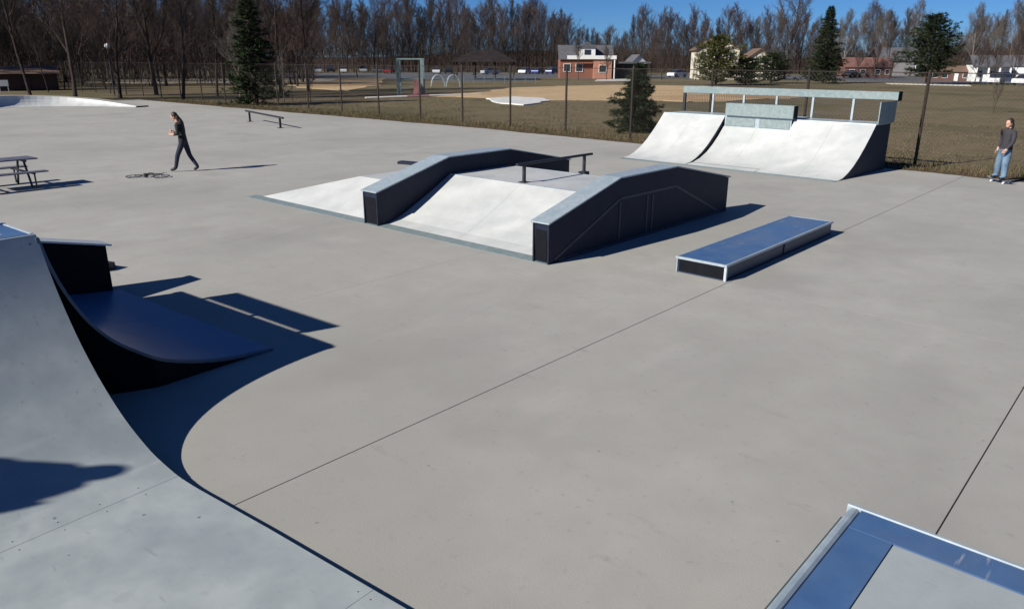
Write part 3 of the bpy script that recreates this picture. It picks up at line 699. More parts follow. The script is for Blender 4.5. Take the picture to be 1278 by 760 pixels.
# understorey of the woods, one uncountable mass of stems
random.seed(21)
br = MB()
for k in range(120000):
    az = random.uniform(-88, 6); left = az < -56
    d = random.uniform(110, 175) if left else random.uniform(215, 272); x, y = polar(az, d)
    if -30 < az < -8 and random.random() < .25: continue
    hb = random.uniform(0, 5.5) if random.random() < .6 else random.uniform(4, 8); ln = random.uniform(1.0, 4.0)
    if az > -38: hb *= .8
    elif random.random() < .35: hb += random.uniform(0, 5)
    dx, dy, dz = random.uniform(-.8, .8), random.uniform(-.8, .8), random.uniform(.5, 1.2); l_ = math.sqrt(dx*dx+dy*dy+dz*dz)
    q_ = (x+dx/l_*ln, y+dy/l_*ln, hb+dz/l_*ln); t = random.uniform(0, 6.28); wd = random.uniform(.02, .06); n = len(br.v)
    br.v += [(x-wd*math.cos(t), y-wd*math.sin(t), hb-.1), (x+wd*math.cos(t), y+wd*math.sin(t), hb-.1), (x+wd*math.sin(t), y-wd*math.cos(t), hb-.1), q_]
    for f in ((0, 1, 3), (1, 2, 3), (2, 0, 3)): br.f.append(tuple(n+i for i in f)); br.mi.append(0 if random.random() < .75 else 1)
tag(br.build('woodland_brush', [brush_m, twig_red], fix=False), 'tangled brown undergrowth filling the woods behind the fields', 'undergrowth', kind='stuff')
# wooded rise behind it
hl = MB(); n_ = 90
for i in range(n_+1):
    az = -110 + 150*i/n_
    for d, z in ((282, -.5), (295, 3.0+1.2*math.sin(i*.7)), (330, 5.5+1.5*math.sin(i*.33)), (450, 4), (700, -2)):
        x, y = polar(az, d); hl.v.append((x, y, z))
for i in range(n_):
    for j in range(4): b_ = i*5+j; hl.f.append((b_, b_+5, b_+6, b_+1)); hl.mi.append(0)
tag(hl.build('wooded_hill', mat('wooded_hill_cover', (.05, .036, .03), .95, col2=(.085, .06, .048), scale=.12, bump=.8, bscale=.5, spec=.05), smooth=True), kind='structure')

def conifer(seed, h, wd, nb=70, mt=needle, shape='cone', start=.05, clump=.30):
    rnd = random.Random(seed); tk = MB(); cr = MB()
    tk.tube([(0, 0, -.1), (.02, 0, h*.5), (0, .02, h*.97)], [h*.022+.03, h*.013+.02, .012], 7, cap=False)
    for i in range(nb):
        t = start + (1-start)*(i+rnd.random())/nb; az = i*2.399+rnd.uniform(-.4, .4)
        lobe = 1+.16*math.sin(3*az+seed+t*5)+.12*math.sin(az*1.0+t*17+seed*2)
        if shape == 'cone': R = lobe*wd*(1-t)**.8*rnd.uniform(.5, 1.12)+.1
        else: R = lobe*wd*math.sqrt(max(0, 1-((t-.45)/.56)**2))*(1.12-.35*t)*rnd.uniform(.5, 1.12)+.1
        z0 = t*h; droop = -.12*R if shape == 'cone' else .12*R
        p0 = Vector((0, 0, z0)); p1 = Vector((math.cos(az)*R, math.sin(az)*R, z0+droop+rnd.uniform(-.05, .25)*R))
        tk.tube([p0, p1], [.02+h*.003, .008], 3, cap=False)
        n2 = max(6, int(R/h*60*(10/nb)**.1)+4)
        for j in range(n2):
            u = .18+.82*(j+rnd.random())/n2; p = p0.lerp(p1, u); side = rnd.uniform(-1, 1)*(.45*(1-u)+.12)*R*.8
            sd = Vector((-math.sin(az), math.cos(az), 0)); p = p + sd*side + Vector((0, 0, rnd.uniform(-.05, .08)*R))
            c_ = clump*(h/5)**.55*rnd.uniform(.6, 1.2)
            for _ in range(10):
                dd = Vector((math.cos(az)+rnd.uniform(-.9, .9), math.sin(az)+rnd.uniform(-.9, .9), rnd.uniform(-.45, .75))).normalized()*c_
                sv = dd.cross(Vector((rnd.uniform(-1, 1), rnd.uniform(-1, 1), 1))).normalized()*c_*.11
                n = len(cr.v); cr.v += [tuple(p-sv), tuple(p+sv), tuple(p+dd)]; cr.f.append((n, n+1, n+2)); cr.mi.append(0)
    return tk.mesh('trunk', bark, fix=False), cr.mesh('crown', mt, fix=False)
def put_conifer(pr, loc, label, sc_=1.0, rz=0):
    o = thing('evergreen_tree', label, 'tree', (loc[0], loc[1], -.07), rz); o.scale = (sc_, sc_, sc_); link('trunk', pr[0], o); link('crown', pr[1], o)
put_conifer(conifer(1, 3.2, 1.5, 130, start=.02), (-20.88, 32.51), 'small bushy dark pine just behind the fence left of the far ramp')
put_conifer(conifer(2, 8.6, 2.5, 150, start=.02), (-55.10, 31.68), 'tall dark narrow spruce behind the fence on the left')
put_conifer(conifer(3, 9.8, 4.4, 150, shape='round', start=.10, clump=.34), (-32.23, 129.83), 'round-crowned dark pine at the far side of the right-hand field')
put_conifer(conifer(4, 11.0, 3.6, 200, start=.03), (-45.01, 122.11), 'tall broad dark evergreen behind the right end of the far ramp')
put_conifer(conifer(5, 6.6, 3.4, 170, mt=needle_y, shape='round', start=.04), (-52.83, 102.51), 'yellow-green bushy evergreen in front of the cream house')
put_conifer(conifer(6, 3.6, 3.0, 110, mt=needle, shape='round', start=.05), (-49.84, 105.67), 'low dark-green shrub in front of the cream house roof')
put_conifer(conifer(8, 4.4, 3.2, 110, mt=needle, shape='round', start=.05), (-50.61, 116.12), 'wide low dark shrub right of the cream house')

# ------------------------------------------------------------------ buildings
VY = yaw
brick = mat('red_brick', (.19, .075, .05), .9, col2=(.26, .11, .075), scale=4); whitep = mat('white_boards', (.70, .70, .68), .6, col2=(.78, .78, .76), scale=2)
cream = mat('cream_render', (.62, .57, .46), .8, col2=(.70, .65, .54), scale=1); rooft = mat('grey_roof_shingle', (.07, .072, .085), .9, col2=(.11, .11, .12), scale=2)
roofb = mat('brown_roof_shingle', (.12, .075, .052), .9, col2=(.17, .105, .075), scale=2); glass = mat('window_glass', (.02, .025, .035), .15, spec=.8); dkred = mat('dull_red_brick', (.11, .055, .045), .9, col2=(.16, .08, .065), scale=2)
def windows(root, y, rects, d=.12):
    for (x, z, w_, h_) in rects:
        s = MB(); t_ = .09
        s.box(x-w_/2-t_, x+w_/2+t_, y-d, y-.002, z+h_, z+h_+t_); s.box(x-w_/2-t_, x+w_/2+t_, y-d, y-.002, z-t_, z); s.box(x-w_/2-t_, x-w_/2, y-d, y-.002, z, z+h_); s.box(x+w_/2, x+w_/2+t_, y-d, y-.002, z, z+h_)
        f_ = s.build('window', whitep, root); s = MB(); s.box(x-w_/2, x+w_/2, y-d*.5, y-.003, z, z+h_); s.build('pane', glass, f_)
def gable(root, x0, x1, y0, y1, z0, z1, along='x', m_=rooft, ov=.35, gm_=None):
    s = MB(); th = .18
    if along == 'x':
        ym = (y0+y1)/2; sl = (z1-z0)/(ym-y0)
        s.prism([(y0-ov, z0-sl*ov), (ym, z1), (y1+ov, z0-sl*ov), (y1+ov, z0-sl*ov+th), (ym, z1+th), (y0-ov, z0-sl*ov+th)], x0-ov, x1+ov, 'x')
    else:
        xm = (x0+x1)/2; sl = (z1-z0)/(xm-x0)
        s.prism([(x0-ov, z0-sl*ov), (xm, z1), (x1+ov, z0-sl*ov), (x1+ov, z0-sl*ov+th), (xm, z1+th), (x0-ov, z0-sl*ov+th)], y0-ov, y1+ov, 'y')
    r_ = s.build('roof', m_, root)
    if gm_:
        s = MB()
        if along == 'x': s.prism([(y0, z0), ((y0+y1)/2, z1), (y1, z0)], x0, x1, 'x')
        else: s.prism([(x0, z0), ((x0+x1)/2, z1), (x1, z0)], y0, y1, 'y')
        s.build('gable_wall', gm_, root)
    return r_
BH = thing('brick_house', 'red brick house with white dormer and white eaves beyond the ball field', 'house', (*(-88.59, 120.29), -.07), VY)
s = MB(); s.box(-5.2, 4.6, 0, 7, 0, 3.6); s.build('wall', brick, BH)
s = MB(); s.box(1.0, 4.4, -1.2, -.01, 0, 3.3); s.build('front_wing', mat('light_brick', (.38, .17, .11), .9, col2=(.46, .23, .16), scale=4), BH)
s = MB(); s.box(-4.0, 5.2, -1.5, -1.25, 3.5, 4.15); s.build('fascia', whitep, BH)
gable(BH, -5.2, 4.6, 0, 7, 3.62, 5.9, 'x', rooft)
s = MB(); s.box(-1.6, 1.3, -.6, 2.5, 3.7, 5.6); dm = s.build('dormer', whitep, BH); s = MB(); s.prism([(-1.9, 5.6), (-.15, 6.6), (1.6, 5.6)], -.9, 2.8, 'y'); s.build('dormer_roof', rooft, dm); s = MB(); s.box(-.75, .45, -.66, -.605, 4.3, 5.2); s.build('pane', glass, dm)
windows(BH, 0, [(-3.9, 1.3, 1.2, 1.3), (-1.6, 1.3, 1.2, 1.3)]); windows(BH, -1.2, [(2.7, 1.2, 1.3, 1.2)])
s = MB(); s.tube([(4.9, -1.3, 0), (4.9, -1.3, 3.5)], .12, 8); s.build('porch_post', whitep, BH)
s = MB(); s.box(4.65, 11.5, 1, 7, 0, 2.7); s.build('garage', mat('dark_carport', (.03, .03, .035), .8), BH); s = MB(); s.box(4.62, 12, .2, 7.4, 2.75, 3.05); s.build('garage_roof', rooft, BH)
WG = thing('white_shed', 'small white gabled shed among the bare trees right of the brick house', 'shed', (*(-99.50, 155.02), -.07), VY+.3)
s = MB(); s.box(-1.7, 1.7, 0, 4, 0, 2.9); s.build('wall', whitep, WG); gable(WG, -1.7, 1.7, 0, 4, 2.9, 4.4, 'y', rooft, .25, whitep); windows(WG, 0, [(0, 1.1, .9, 1)])
CH = thing('cream_house', 'cream house with brown roof half hidden behind the yellow-green evergreen', 'house', (*(-67.49, 134.54), -.07), VY-.1)
s = MB(); s.box(-5.5, 2.2, 0, 8, 0, 5.3); s.build('wall', cream, CH); gable(CH, -5.5, 2.2, 0, 8, 5.3, 7.4, 'y', roofb, .4, cream)
windows(CH, 0, [(-4.3, .9, 1, 1.4), (-4.3, 3.4, 1, 1.3), (.9, 3.4, 1, 1.3), (-1.7, 3.4, 1, 1.3), (.9, .9, 1.2, 1.4)])
s = MB(); s.box(2.25, 9.2, -1, 6, 0, 2.9); s.build('side_wing', cream, CH); gable(CH, 2.25, 9.2, -1, 6, 2.9, 5.3, 'y', roofb, .4, cream); windows(CH, -1, [(4, .9, 1, 1.3), (7.2, .9, 1, 1.3)])
RH = thing('brick_bungalow', 'low reddish bungalow with a pale porch right of the round pine', 'house', (*(-34.40, 154.25), -.07), VY-.25); RH.scale = (.62, .62, .62)
s = MB(); s.box(-6, 5, 0, 7, 0, 2.6); s.build('wall', dkred, RH); gable(RH, -6, 5, 0, 7, 2.6, 4.0, 'x', roofb); windows(RH, 0, [(-4.4, .9, 1.2, 1.2), (-1.8, .9, 1.2, 1.2), (3.4, .9, 1.2, 1.2)]); s = MB(); s.box(.6, 1.6, -.08, -.005, .05, 2.1); s.build('door', whitep, RH)
RB = thing('red_brick_house', 'dull red house with reddish roof left of the round pine', 'house', (*(-53.24, 170.39), -.07), VY-.15); RB.scale = (.72, .72, .72)
s = MB(); s.box(-7, 6, 0, 8, 0, 3.0); s.build('wall', dkred, RB); gable(RB, -7, 6, 0, 8, 3.0, 5.4, 'x', mat('red_roof', (.13, .06, .05), .9, col2=(.17, .085, .07), scale=1)); windows(RB, 0, [(-5, 1, 1.3, 1.2), (-2, 1, 1.3, 1.2), (2, 1, 1.3, 1.2), (4.6, 1, 1, 1.2)])
WH = thing('white_house', 'white house with tall pale porch columns at the right edge', 'house', (*(-27.54, 154.20), -.07), VY-.3); WH.scale = (.75, .75, .75)
s = MB(); s.box(-5, 9, 0, 7, 0, 3.6); s.build('wall', whitep, WH); gable(WH, -5, 9, 0, 7, 3.6, 5.6, 'x', rooft); windows(WH, 0, [(-3.6, 1, 1, 1.4), (-1, 1, 1, 1.4), (3, 1, 1, 1.4), (6, 1, 1, 1.4)])
for xx in (-4.6, -2.3, -.1, 2): s = MB(); s.box(xx-.16, xx+.16, -1.9, -1.6, 0, 3.2); s.build('porch_column', whitep, WH)
s = MB(); s.box(-5, 2.5, -2.1, -.02, 3.22, 3.45); s.build('porch_roof', rooft, WH)
FHs = thing('grey_house', 'dark grey-roofed house just behind the red house', 'house', (*(-54.81, 200.07), -.07), VY-.1)
s = MB(); s.box(-6, 6, 0, 8, 0, 3.5); s.build('wall', mat('grey_siding', (.22, .21, .22), .8), FHs); gable(FHs, -6, 6, 0, 8, 3.5, 6.2, 'x', rooft); windows(FHs, 0, [(-3.5, 1, 1.2, 1.3), (3, 1, 1.2, 1.3)])
# picnic shelter
PS = thing('picnic_shelter', 'open picnic shelter with a wide dark hipped roof behind the playground', 'shelter', (*(-97.38, 101.35), -.07), VY)
s = MB(); Rf = [(-6, -4, 3.0), (6, -4, 3.0), (6, 4, 3.0), (-6, 4, 3.0), (-2, 0, 5.0), (2, 0, 5.0)]
for f in ((0, 1, 5, 4), (1, 2, 5), (2, 3, 4, 5), (3, 0, 4), (3, 2, 1, 0)): s.poly([Rf[i] for i in f])
s.build('roof', mat('dark_brown_roof', (.020, .016, .017), .95, col2=(.032, .026, .026), scale=1, spec=.1), PS)
for xx in (-5.2, -1.8, 1.8, 5.2):
    for yy in (-3.4, 3.4): s = MB(); s.box(xx-.14, xx+.14, yy-.14, yy+.14, 0, 2.99); s.build('post', bark, PS)
# playground frame
teal = mat('teal_painted_steel', (.12, .18, .185), .5, col2=(.16, .23, .235), scale=2)
PG = thing('play_frame', 'teal playground frame with crossbar and platform beyond the fence', 'playground frame', (*(-59.58, 51.34), -.07), VY)
for xx in (-1.25, 1.15):
    s = MB(); s.box(xx-.13, xx+.13, -.1, .1, 0, 3.35); s.build('post', teal, PG)
    s = MB(); s.box(xx-.06, xx+.06, 1.7, 1.8, 0, 3.3); s.build('post', teal, PG)
s = MB(); s.box(-1.3, 1.25, -.06, .06, 3.36, 3.5); s.box(-1.3, 1.25, 1.7, 1.8, 3.36, 3.48); s.build('crossbar', teal, PG)
s = MB(); s.box(-1.1, 1.0, 0.12, 1.68, 1.5, 1.6); s.build('platform', teal, PG)
s = MB(); s.prism([(.12, 1.55), (-.9, .15), (-.9, .05), (.12, 1.45)], .35, .95, 'x'); s.build('slide', mat('dull_red_plastic', (.17, .07, .07), .5), PG)
for k in range(5): s = MB(); s.tube([(-.95, -.05, .3+k*.27), (-.1, -.05, .3+k*.27)], .025, 5); s.build('rung', teal, PG)
patch('red_safety_surface', [(-55.96, 47.71), (-61.90, 53.02), (-62.00, 55.78), (-55.69, 50.29)], mat('red_rubber', (.19, .085, .08), .9, col2=(.24, .12, .105), scale=.8), -.01)
# climbing arches and low rail right of the frame
for k, (px, lab) in enumerate((((-75.09, 69.40), 'left of two pale climbing arches right of the playground frame'), ((-73.72, 70.84), 'right of two pale climbing arches right of the playground frame'))):
    s = MB(); s.tube([(-.9*math.cos(PI*t/10), 0, 1.5*math.sin(PI*t/10)) for t in range(11)], .032, 6); s.tube([(-.9*math.cos(PI*t/10), .7, 1.5*math.sin(PI*t/10)) for t in range(11)], .032, 6)
    for t in range(1, 10): c_, z_ = -.9*math.cos(PI*t/10), 1.5*math.sin(PI*t/10); s.tube([(c_, 0, z_), (c_, .7, z_)], .02, 4)
    o_ = s.build('climbing_arch', galv); o_.location = (px[0], px[1], -.05); o_.rotation_euler = (0, 0, VY+.2); tag(o_, lab, 'climbing frame', 'climbing arches')
BF = thing('low_fence', 'low blue-grey rail fence between the playground and the picnic shelter', 'fence', (*(-84.49, 77.00), -.07), VY+.05)
for k in range(11): s = MB(); s.tube([(k*1.5, 0, 0), (k*1.5, 0, 1.15)], .04, 6); s.build('post', teal, BF)
for zz in (.45, .8, 1.12): s = MB(); s.box(0, 15, -.02, .02, zz-.04, zz+.04); s.build('rail', mat('blue_grey_rail', (.10, .13, .17), .5), BF)
# lamp
LP = thing('street_lamp', 'lamp post with a pale globe among the dark trees at left', 'street lamp', (*(-79.89, 30.82), -.07))
s = MB(); s.tube([(0, 0, 0), (0, 0, 4.3)], [.07, .045], 8); s.build('pole', steel_dark, LP)
s = MB(); s.tube([(0, 0, 4.3+.5*i/6) for i in range(7)], [.1, .2, .24, .25, .24, .2, .08], 10); s.build('lamp_globe', whitep, LP, smooth=True)
# small park signs / boxes visible as pale bits
s = MB(); s.box(-.45, .45, -.03, .03, .7, 1.3); s.box(-.4, -.33, -.02, .02, 0, .7); s.box(.33, .4, -.02, .02, 0, .7)
o_ = s.build('notice_board', whitep); o_.location = (*(-91.28, 24.58), -.07); o_.rotation_euler = (0, 0, VY+.5); tag(o_, 'small blank white board on posts at the far left', 'notice board')
SH = thing('brown_shed', 'low reddish-brown shed beyond the fence at the far left', 'shed', (*(-97.25, 27.45), -.07), VY+.6)
s = MB(); s.box(-3, 4, 0, 4, 0, 1.9); s.build('wall', mat('red_brown_boards', (.045, .024, .018), .9, col2=(.065, .034, .025), scale=1), SH); s = MB(); s.prism([(-.4, 1.8), (2, 2.6), (4.4, 1.8)], -3.3, 4.3, 'x'); s.build('roof', roofb, SH)
s = MB(); s.box(.4, 1.4, -.06, -.003, .02, 1.7); s.build('door', bark, SH)

# ------------------------------------------------------------------ cars
paints = {'white': (.75, .76, .78), 'blue': (.03, .05, .20), 'black': (.012, .012, .016), 'silver': (.42, .44, .47), 'red': (.22, .02, .02), 'grey': (.10, .105, .12)}
pm = {k: mat(k+'_car_paint', v, .25, .2, spec=.6) for k, v in paints.items()}
tyre = mat('tyre_rubber', (.012, .012, .012), .9); rim = mat('alloy_rim', (.4, .4, .42), .3, .8)
def body_mesh(tall=False):
    s = MB(); H_ = 1.75 if tall else 1.45
    lo = [(-2.25, .30), (-2.28, .62), (-2.2, .88), (-1.25, .98), (1.2, .98), (2.1, .86), (2.28, .62), (2.25, .30), (1.85, .24), (-1.85, .24)]
    n = len(lo); b0 = len(s.v)
    for y, k in ((-.84, 0), (-.90, 1), (.90, 1), (.84, 0)):
        for (x, z) in lo: s.v.append((x*(1 if k else .97), y, z if k else z*.98+.01))
    for j in range(3):
        for i in range(n): a_ = b0+j*n+i; b_ = b0+j*n+(i+1) % n; s.f.append((a_, b_, b_+n, a_+n)); s.mi.append(0)
    s.f.append(tuple(b0+i for i in range(n))); s.f.append(tuple(b0+3*n+i for i in range(n-1, -1, -1))); s.mi += [0, 0]
    lo2 = [(-1.9 if tall else -1.6, .97), (1.15, .97), (.45, H_), (-1.5 if tall else -.95, H_)]
    b0 = len(s.v)
    for y0_, y1_ in ((-.84, -.66), (.84, .66)):
        for (x, z) in lo2: s.v.append((x, y0_ if z < 1 else y1_, z))
    for f, mi_ in (((0, 1, 2, 3), 1), ((4, 7, 6, 5), 1), ((1, 5, 6, 2), 1), ((0, 3, 7, 4), 1), ((3, 2, 6, 7), 0)): s.f.append(tuple(b0+i for i in f)); s.mi.append(mi_)
    return s
wm = MB(); wm.tube([(0, -.11, 0), (0, .11, 0)], .33, 14); wmesh = wm.mesh('wheel', tyre); wr_ = MB(); wr_.tube([(0, -.118, 0), (0, .118, 0)], .19, 10); rmesh = wr_.mesh('rim', rim)
bmesh_cache = {}
def car(colour, loc, rz, label, tall=False, group='cars parked beyond the fields'):
    o = thing('parked_car', label, 'car', (loc[0], loc[1], -.03), rz, group)
    if (colour, tall) not in bmesh_cache: bmesh_cache[(colour, tall)] = body_mesh(tall).mesh('body', [pm[colour], glass])
    link('body', bmesh_cache[(colour, tall)], o)
    for x in (-1.4, 1.4):
        for y in (-.82, .82): w_ = link('wheel', wmesh, o); w_.location = (x, y, .33); link('rim', rmesh, w_)
    if 'headlight' not in bmesh_cache: q_ = MB(); q_.box(-.02, .03, -.17, .17, -.07, .07); bmesh_cache['headlight'] = q_.mesh('headlight', galv_white)
    for y in (-.62, .62): h_ = link('headlight', bmesh_cache['headlight'], o); h_.location = (2.25, y, .66)
cars = [
 ('black', (-178.36, 110.64), 1.9, 'dark parked car just right of the tall spruce', False), ('white', (-176.60, 112.81), 1.9, 'white parked car, first pale one right of the spruce', False),
 ('blue', (-174.59, 115.30), 1.8, 'blue parked car right of the first white car', False), ('silver', (-172.69, 117.64), 1.8, 'silver parked car in the row right of the spruce', False),
 ('black', (-175.89, 123.85), 1.7, 'black parked car beside the silver one', True), ('white', (-168.73, 122.52), 1.8, 'white parked car left of the tall bare tree', False),
 ('silver', (-170.63, 130.41), 1.8, 'tall silver van-like car behind the tall bare tree', True), ('grey', (-163.31, 129.21), 1.8, 'grey parked car left of the playground frame', False),
 ('red', (-152.06, 124.28), 1.5, 'red parked car seen past the left post of the playground frame', False), ('white', (-144.64, 133.27), 1.6, 'white parked car behind the left climbing arch', False),
 ('black', (-142.74, 135.57), 1.7, 'black parked car behind the right climbing arch', False), ('silver', (-128.60, 135.78), .6, 'silver parked car under the picnic shelter roof', False),
 ('white', (-126.75, 146.18), 1.2, 'white parked car left of the blue cars by the brick house', False), ('blue', (-124.70, 148.65), 1.2, 'blue parked car nearest the white one by the brick house', False),
 ('blue', (-122.25, 151.59), 1.0, 'blue parked car closest to the brick house', True), ('white', (-82.39, 142.87), .72, 'white parked car alone right of the small pine', False),
 ('black', (-55.92, 167.36), .7, 'black parked car in front of the red house', False), ('white', (-23.96, 138.63), .5, 'white parked car in front of the white house', True),
 ('white', (-20.54, 136.66), .5, 'white parked car at the right edge of the street', False)]
for c_, l_, r_, lab, tl in cars: car(c_, l_, VY+r_, lab, tl)

# ------------------------------------------------------------------ people
def person(label, loc, facing, J, mats_fn, mats_, hair=None, extra=None, scale=1.0, lean=0):
    root = thing('person', label, 'person', loc, facing)
    if lean: root.rotation_mode = 'QUATERNION'; root.rotation_quaternion = (Matrix.Rotation(lean, 3, 'Y') @ Matrix.Rotation(facing, 3, 'Z')).to_quaternion()
    root.scale = (scale, scale, scale)
    names = list(J['pts']); idx = {n: i for i, n in enumerate(names)}
    me = bpy.data.meshes.new('tmp'); me.from_pydata([J['pts'][n][:3] for n in names], [(idx[a_], idx[b_]) for a_, b_ in J['edges']], [])
    o = bpy.data.objects.new('tmp', me); C.objects.link(o)
    md = o.modifiers.new('s', 'SKIN'); sub = o.modifiers.new('u', 'SUBSURF'); sub.levels = sub.render_levels = 2
    if not me.skin_vertices: pass
    sv = me.skin_vertices[0].data
    for n in names: sv[idx[n]].radius = J['pts'][n][3] if isinstance(J['pts'][n][3], tuple) else (J['pts'][n][3],)*2; sv[idx[n]].use_root = (n == 'pelvis')
    dg = bpy.context.evaluated_depsgraph_get(); dg.update(); ev = o.evaluated_get(dg)
    nm = bpy.data.meshes.new_from_object(ev, depsgraph=dg); nm.name = 'body'
    bpy.data.objects.remove(o)
    # head details and fingers join the same mesh
    bm = bmesh.new(); bm.from_mesh(nm)
    hx, hy, hz = J['head']; d = J.get('look', (1, 0, 0)); T = Matrix.Translation((hx, hy, hz)) @ Vector(d).to_track_quat('X', 'Z').to_matrix().to_4x4()
    bmesh.ops.create_icosphere(bm, subdivisions=3, radius=1, matrix=T @ Matrix.Diagonal((.098, .076, .118, 1)))
    bmesh.ops.create_icosphere(bm, subdivisions=2, radius=1, matrix=T @ Matrix.Translation((.045, 0, -.07)) @ Matrix.Diagonal((.05, .05, .05, 1)))
    bmesh.ops.create_icosphere(bm, subdivisions=1, radius=1, matrix=T @ Matrix.Translation((.103, 0, -.015)) @ Matrix.Diagonal((.02, .014, .028, 1)))
    for sy in (-1, 1): bmesh.ops.create_icosphere(bm, subdivisions=1, radius=1, matrix=T @ Matrix.Translation((0, sy*.077, -.01)) @ Matrix.Diagonal((.02, .012, .033, 1)))
    for (w_, h_, thumb) in J['hands']:
        w_, h_ = Vector(w_), Vector(h_); dd = (h_-w_).normalized(); sdv = Vector(thumb).normalized(); nn = dd.cross(sdv).normalized()
        for k in range(4):
            b_ = h_ + sdv*(.028-.019*k); l_ = (.068, .078, .073, .056)[k]; m1 = b_+dd*l_*.55+nn*.006; m2 = m1+dd*l_*.4+nn*.022
            q_ = MB(); q_.tube([b_-dd*.02, m1, m2], [.0095, .0088, .006], 6)
            vs = [bm.verts.new(v) for v in q_.v]; [bm.faces.new([vs[i] for i in f]) for f in q_.f]
        q_ = MB(); b_ = w_+(h_-w_)*.35+sdv*.025; q_.tube([b_, b_+dd*.03+sdv*.025, b_+dd*.062+sdv*.03+nn*.008], [.012, .0105, .007], 6)
        vs = [bm.verts.new(v) for v in q_.v]; [bm.faces.new([vs[i] for i in f]) for f in q_.f]
    bmesh.ops.recalc_face_normals(bm, faces=bm.faces)
    for f in bm.faces: f.material_index = mats_fn(f.calc_center_median()); f.smooth = True
    bm.to_mesh(nm); bm.free(); nm.materials.clear()
    for m_ in mats_: nm.materials.append(m_)
    for p_ in nm.polygons: pass
    body = link('body', nm, root)
    # re-apply indices (materials.clear resets nothing visible but be safe)
    idxs = [mats_fn(p_.center) for p_ in nm.polygons]; nm.polygons.foreach_set('material_index', idxs)
    # eyes
    ey = MB()
    for sy in (-1, 1):
        c_ = T @ Vector((.088, sy*.032, .012)); ey.box(c_.x-.008, c_.x+.008, c_.y-.01, c_.y+.01, c_.z-.005, c_.z+.005)
    ey.build('eyes', black, root)
    if hair:
        bm = bmesh.new()
        for (ox_, oy_, oz_, sx_, sy_, sz_) in hair['balls']: bmesh.ops.create_icosphere(bm, subdivisions=3, radius=1, matrix=T @ Matrix.Translation((ox_, oy_, oz_)) @ Matrix.Diagonal((sx_, sy_, sz_, 1)))
        for v in bm.verts: v.co += Vector(mnoise.noise_vector(v.co*22))*.010
        hm = bpy.data.meshes.new('hair'); bm.to_mesh(hm); bm.free(); hm.materials.append(hair['mat']); [setattr(p_, 'use_smooth', True) for p_ in hm.polygons]; link(hair.get('name', 'hair'), hm, root)
    if extra: extra(root)
    return root
skin = mat('skin', (.52, .30, .21), .55); hair_m = mat('dark_brown_hair', (.016, .010, .008), .6, col2=(.03, .018, .013), scale=20)
jblack = mat('black_jacket', (.006, .006, .008), .85, col2=(.012, .012, .016), scale=6, bump=.3, bscale=14); jeans_d = mat('dark_jeans', (.008, .011, .028), .85, col2=(.014, .019, .042), scale=9, bump=.3, bscale=16)
jgrey = mat('charcoal_sweater', (.028, .026, .034), .9, col2=(.042, .038, .048), scale=6, bump=.3, bscale=14); jeans_l = mat('faded_blue_jeans', (.07, .12, .19), .85, col2=(.15, .23, .32), scale=5, bump=.35, bscale=14)
shoe_d = mat('dark_shoes', (.012, .012, .014), .6); shoe_g = mat('grey_shoes', (.22, .22, .23), .6)
def joints(P): return P
edges = [('pelvis', 'waist'), ('waist', 'chest'), ('chest', 'neck'), ('neck', 'headb')]
for sd in 'lr':
    edges += [('pelvis', 'hip'+sd), ('hip'+sd, 'knee'+sd), ('knee'+sd, 'ank'+sd), ('ank'+sd, 'toe'+sd), ('chest', 'sh'+sd), ('sh'+sd, 'elb'+sd), ('elb'+sd, 'wri'+sd), ('wri'+sd, 'hand'+sd)]
WJ = {'pts': {
 'pelvis': (0, 0, .93, (.135, .115)), 'waist': (.02, 0, 1.10, (.13, .11)), 'chest': (.06, 0, 1.32, (.165, .12)), 'neck': (.11, 0, 1.49, .055), 'headb': (.155, 0, 1.60, .055),
 'hipl': (.0, .10, .88, .10), 'hipr': (.0, -.10, .88, .10),
 'kneel': (.19, .10, .50, .072), 'ankl': (.30, .09, .10, .055), 'toel': (.47, .10, .045, .045),
 'kneer': (-.10, -.10, .48, .072), 'ankr': (-.32, -.10, .12, .055), 'toer': (-.17, -.11, .04, .045),
 'shl': (.06, .19, 1.42, .072), 'elbl': (.02, .26, 1.15, .052), 'wril': (.25, .17, 1.13, .034), 'handl': (.32, .13, 1.15, (.03, .04)),
 'shr': (.06, -.19, 1.42, .072), 'elbr': (.05, -.26, 1.15, .052), 'wrir': (.27, -.15, 1.17, .034), 'handr': (.34, -.11, 1.20, (.03, .04))},
 'edges': edges, 'head': (.18, 0, 1.655), 'look': (1, .15, -.42),
 'hands': [((.25, .17, 1.13), (.33, .13, 1.155), (0, -.3, 1)), ((.27, -.15, 1.17), (.35, -.11, 1.205), (0, .3, 1))]}
def wf(c):
    if c.z > 1.5 and c.x > .02: return 0
    if c.z > 1.06 and c.z < 1.3 and c.x > .17: return 0
    if c.z > .90: return 1
    if c.z > .10: return 2
    return 3
person('person in black top and dark jeans walking left with head bowed', (-23.2, 10.75, 0), yaw+PI, WJ, wf, [skin, jblack, jeans_d, shoe_d],
       hair={'balls': [(-.022, 0, .028, .098, .088, .108), (-.075, 0, -.07, .06, .085, .13), (-.11, 0, -.19, .05, .075, .12)], 'mat': hair_m})
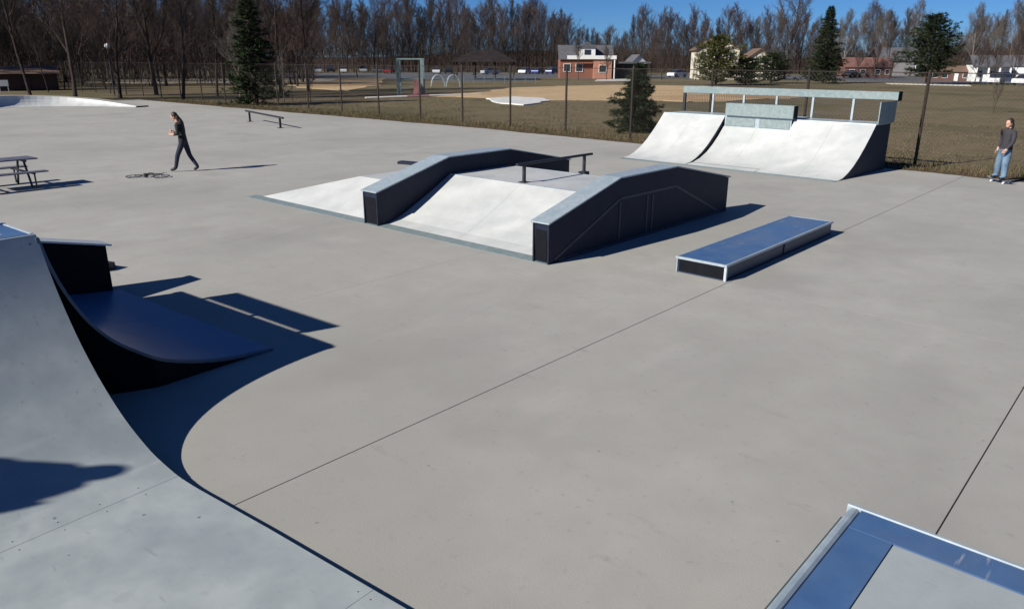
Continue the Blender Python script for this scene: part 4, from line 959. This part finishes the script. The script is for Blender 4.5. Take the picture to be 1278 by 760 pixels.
SJ = {'pts': {
 'pelvis': (0, 0, .97, (.14, .125)), 'waist': (.0, 0, 1.12, (.14, .115)), 'chest': (.0, 0, 1.34, (.175, .125)), 'neck': (.02, 0, 1.50, .055), 'headb': (.035, 0, 1.6, .055),
 'hipl': (.01, .11, .90, .115), 'hipr': (.01, -.11, .90, .115),
 'kneel': (.08, .17, .52, .095), 'ankl': (.07, .20, .19, .085), 'toel': (.22, .23, .145, .05),
 'kneer': (.03, -.16, .52, .095), 'ankr': (-.02, -.20, .19, .085), 'toer': (.13, -.22, .145, .05),
 'shl': (.0, .20, 1.43, .078), 'elbl': (.05, .27, 1.17, .058), 'wril': (.19, .25, .98, .036), 'handl': (.24, .24, .91, (.03, .04)),
 'shr': (.0, -.20, 1.43, .078), 'elbr': (-.03, -.28, 1.16, .058), 'wrir': (.04, -.27, .93, .036), 'handr': (.06, -.265, .86, (.03, .04))},
 'edges': edges, 'head': (.06, 0, 1.665), 'look': (1, .25, -.1),
 'hands': [((.19, .25, .98), (.24, .24, .91), (.6, -.4, .3)), ((.04, -.27, .93), (.065, -.265, .855), (1, .2, 0))]}
def sf(c):
    if c.z > 1.53: return 0
    if abs(c.y) > .19 and .72 < c.z < .985 and (c.x > .15 or c.y < -.24): return 0
    if c.z > .96: return 1
    if c.z > .19: return 2
    return 3
person('person in charcoal top and faded jeans standing on a skateboard at the right', (-3.97, 25.45, 0), yaw+PI+.1, SJ, sf, [skin, jgrey, jeans_l, shoe_d],
       hair={'balls': [(-.024, 0, .028, .100, .090, .110), (-.075, 0, -.07, .06, .088, .14)], 'mat': hair_m})
SB = thing('skateboard', 'skateboard under the feet of the person at the right', 'skateboard', (-3.97, 25.45, 0), yaw+PI+.1+PI/2)
s = MB(); s.sheet([(-.42, .145), (-.34, .112), (-.24, .10), (.24, .10), (.34, .112), (.42, .145)], -.1, .1, .012, 'y'); s.build('deck', mat('grey_board', (.16, .16, .17), .7), SB)
for xx in (-.24, .24):
    s = MB(); s.box(xx-.025, xx+.025, -.07, .07, .04, .087); tr_ = s.build('truck', galv, SB)
    for yy in (-.085, .085): s = MB(); s.tube([(xx, yy-.018, .028), (xx, yy+.018, .028)], .027, 10); s.build('wheel', whitep, SB)
# a third person on the deck at the left, just out of the picture: only the shadow falls into view
TJ = {'pts': dict(SJ['pts']), 'edges': edges, 'head': SJ['head'], 'look': (1, 0, -.2), 'hands': SJ['hands']}
def capx(root):
    s = MB(); s.tube([(-.03, 0, 1.34), (-.03, 0, 1.42), (-.02, 0, 1.50), (.0, 0, 1.58), (.03, 0, 1.66)], [.24, .27, .25, .21, .15], 12); s.build('hood', jblack, root, smooth=True)
TJ['pts'] = {k_: (v_[0], v_[1]*1.12, v_[2], (v_[3][0]*1.2, v_[3][1]*1.25) if isinstance(v_[3], tuple) else v_[3]*1.3) for k_, v_ in TJ['pts'].items()}
person('person in black hooded jacket standing on the corner ramp deck, seen only by shadow', (-7.85, -3.3, 1.62), rad(74), TJ, sf, [skin, jblack, jeans_d, shoe_d],
       hair={'balls': [(-.01, 0, .03, .11, .095, .11), (-.06, 0, -.1, .07, .1, .13)], 'mat': hair_m}, extra=capx, lean=rad(11))
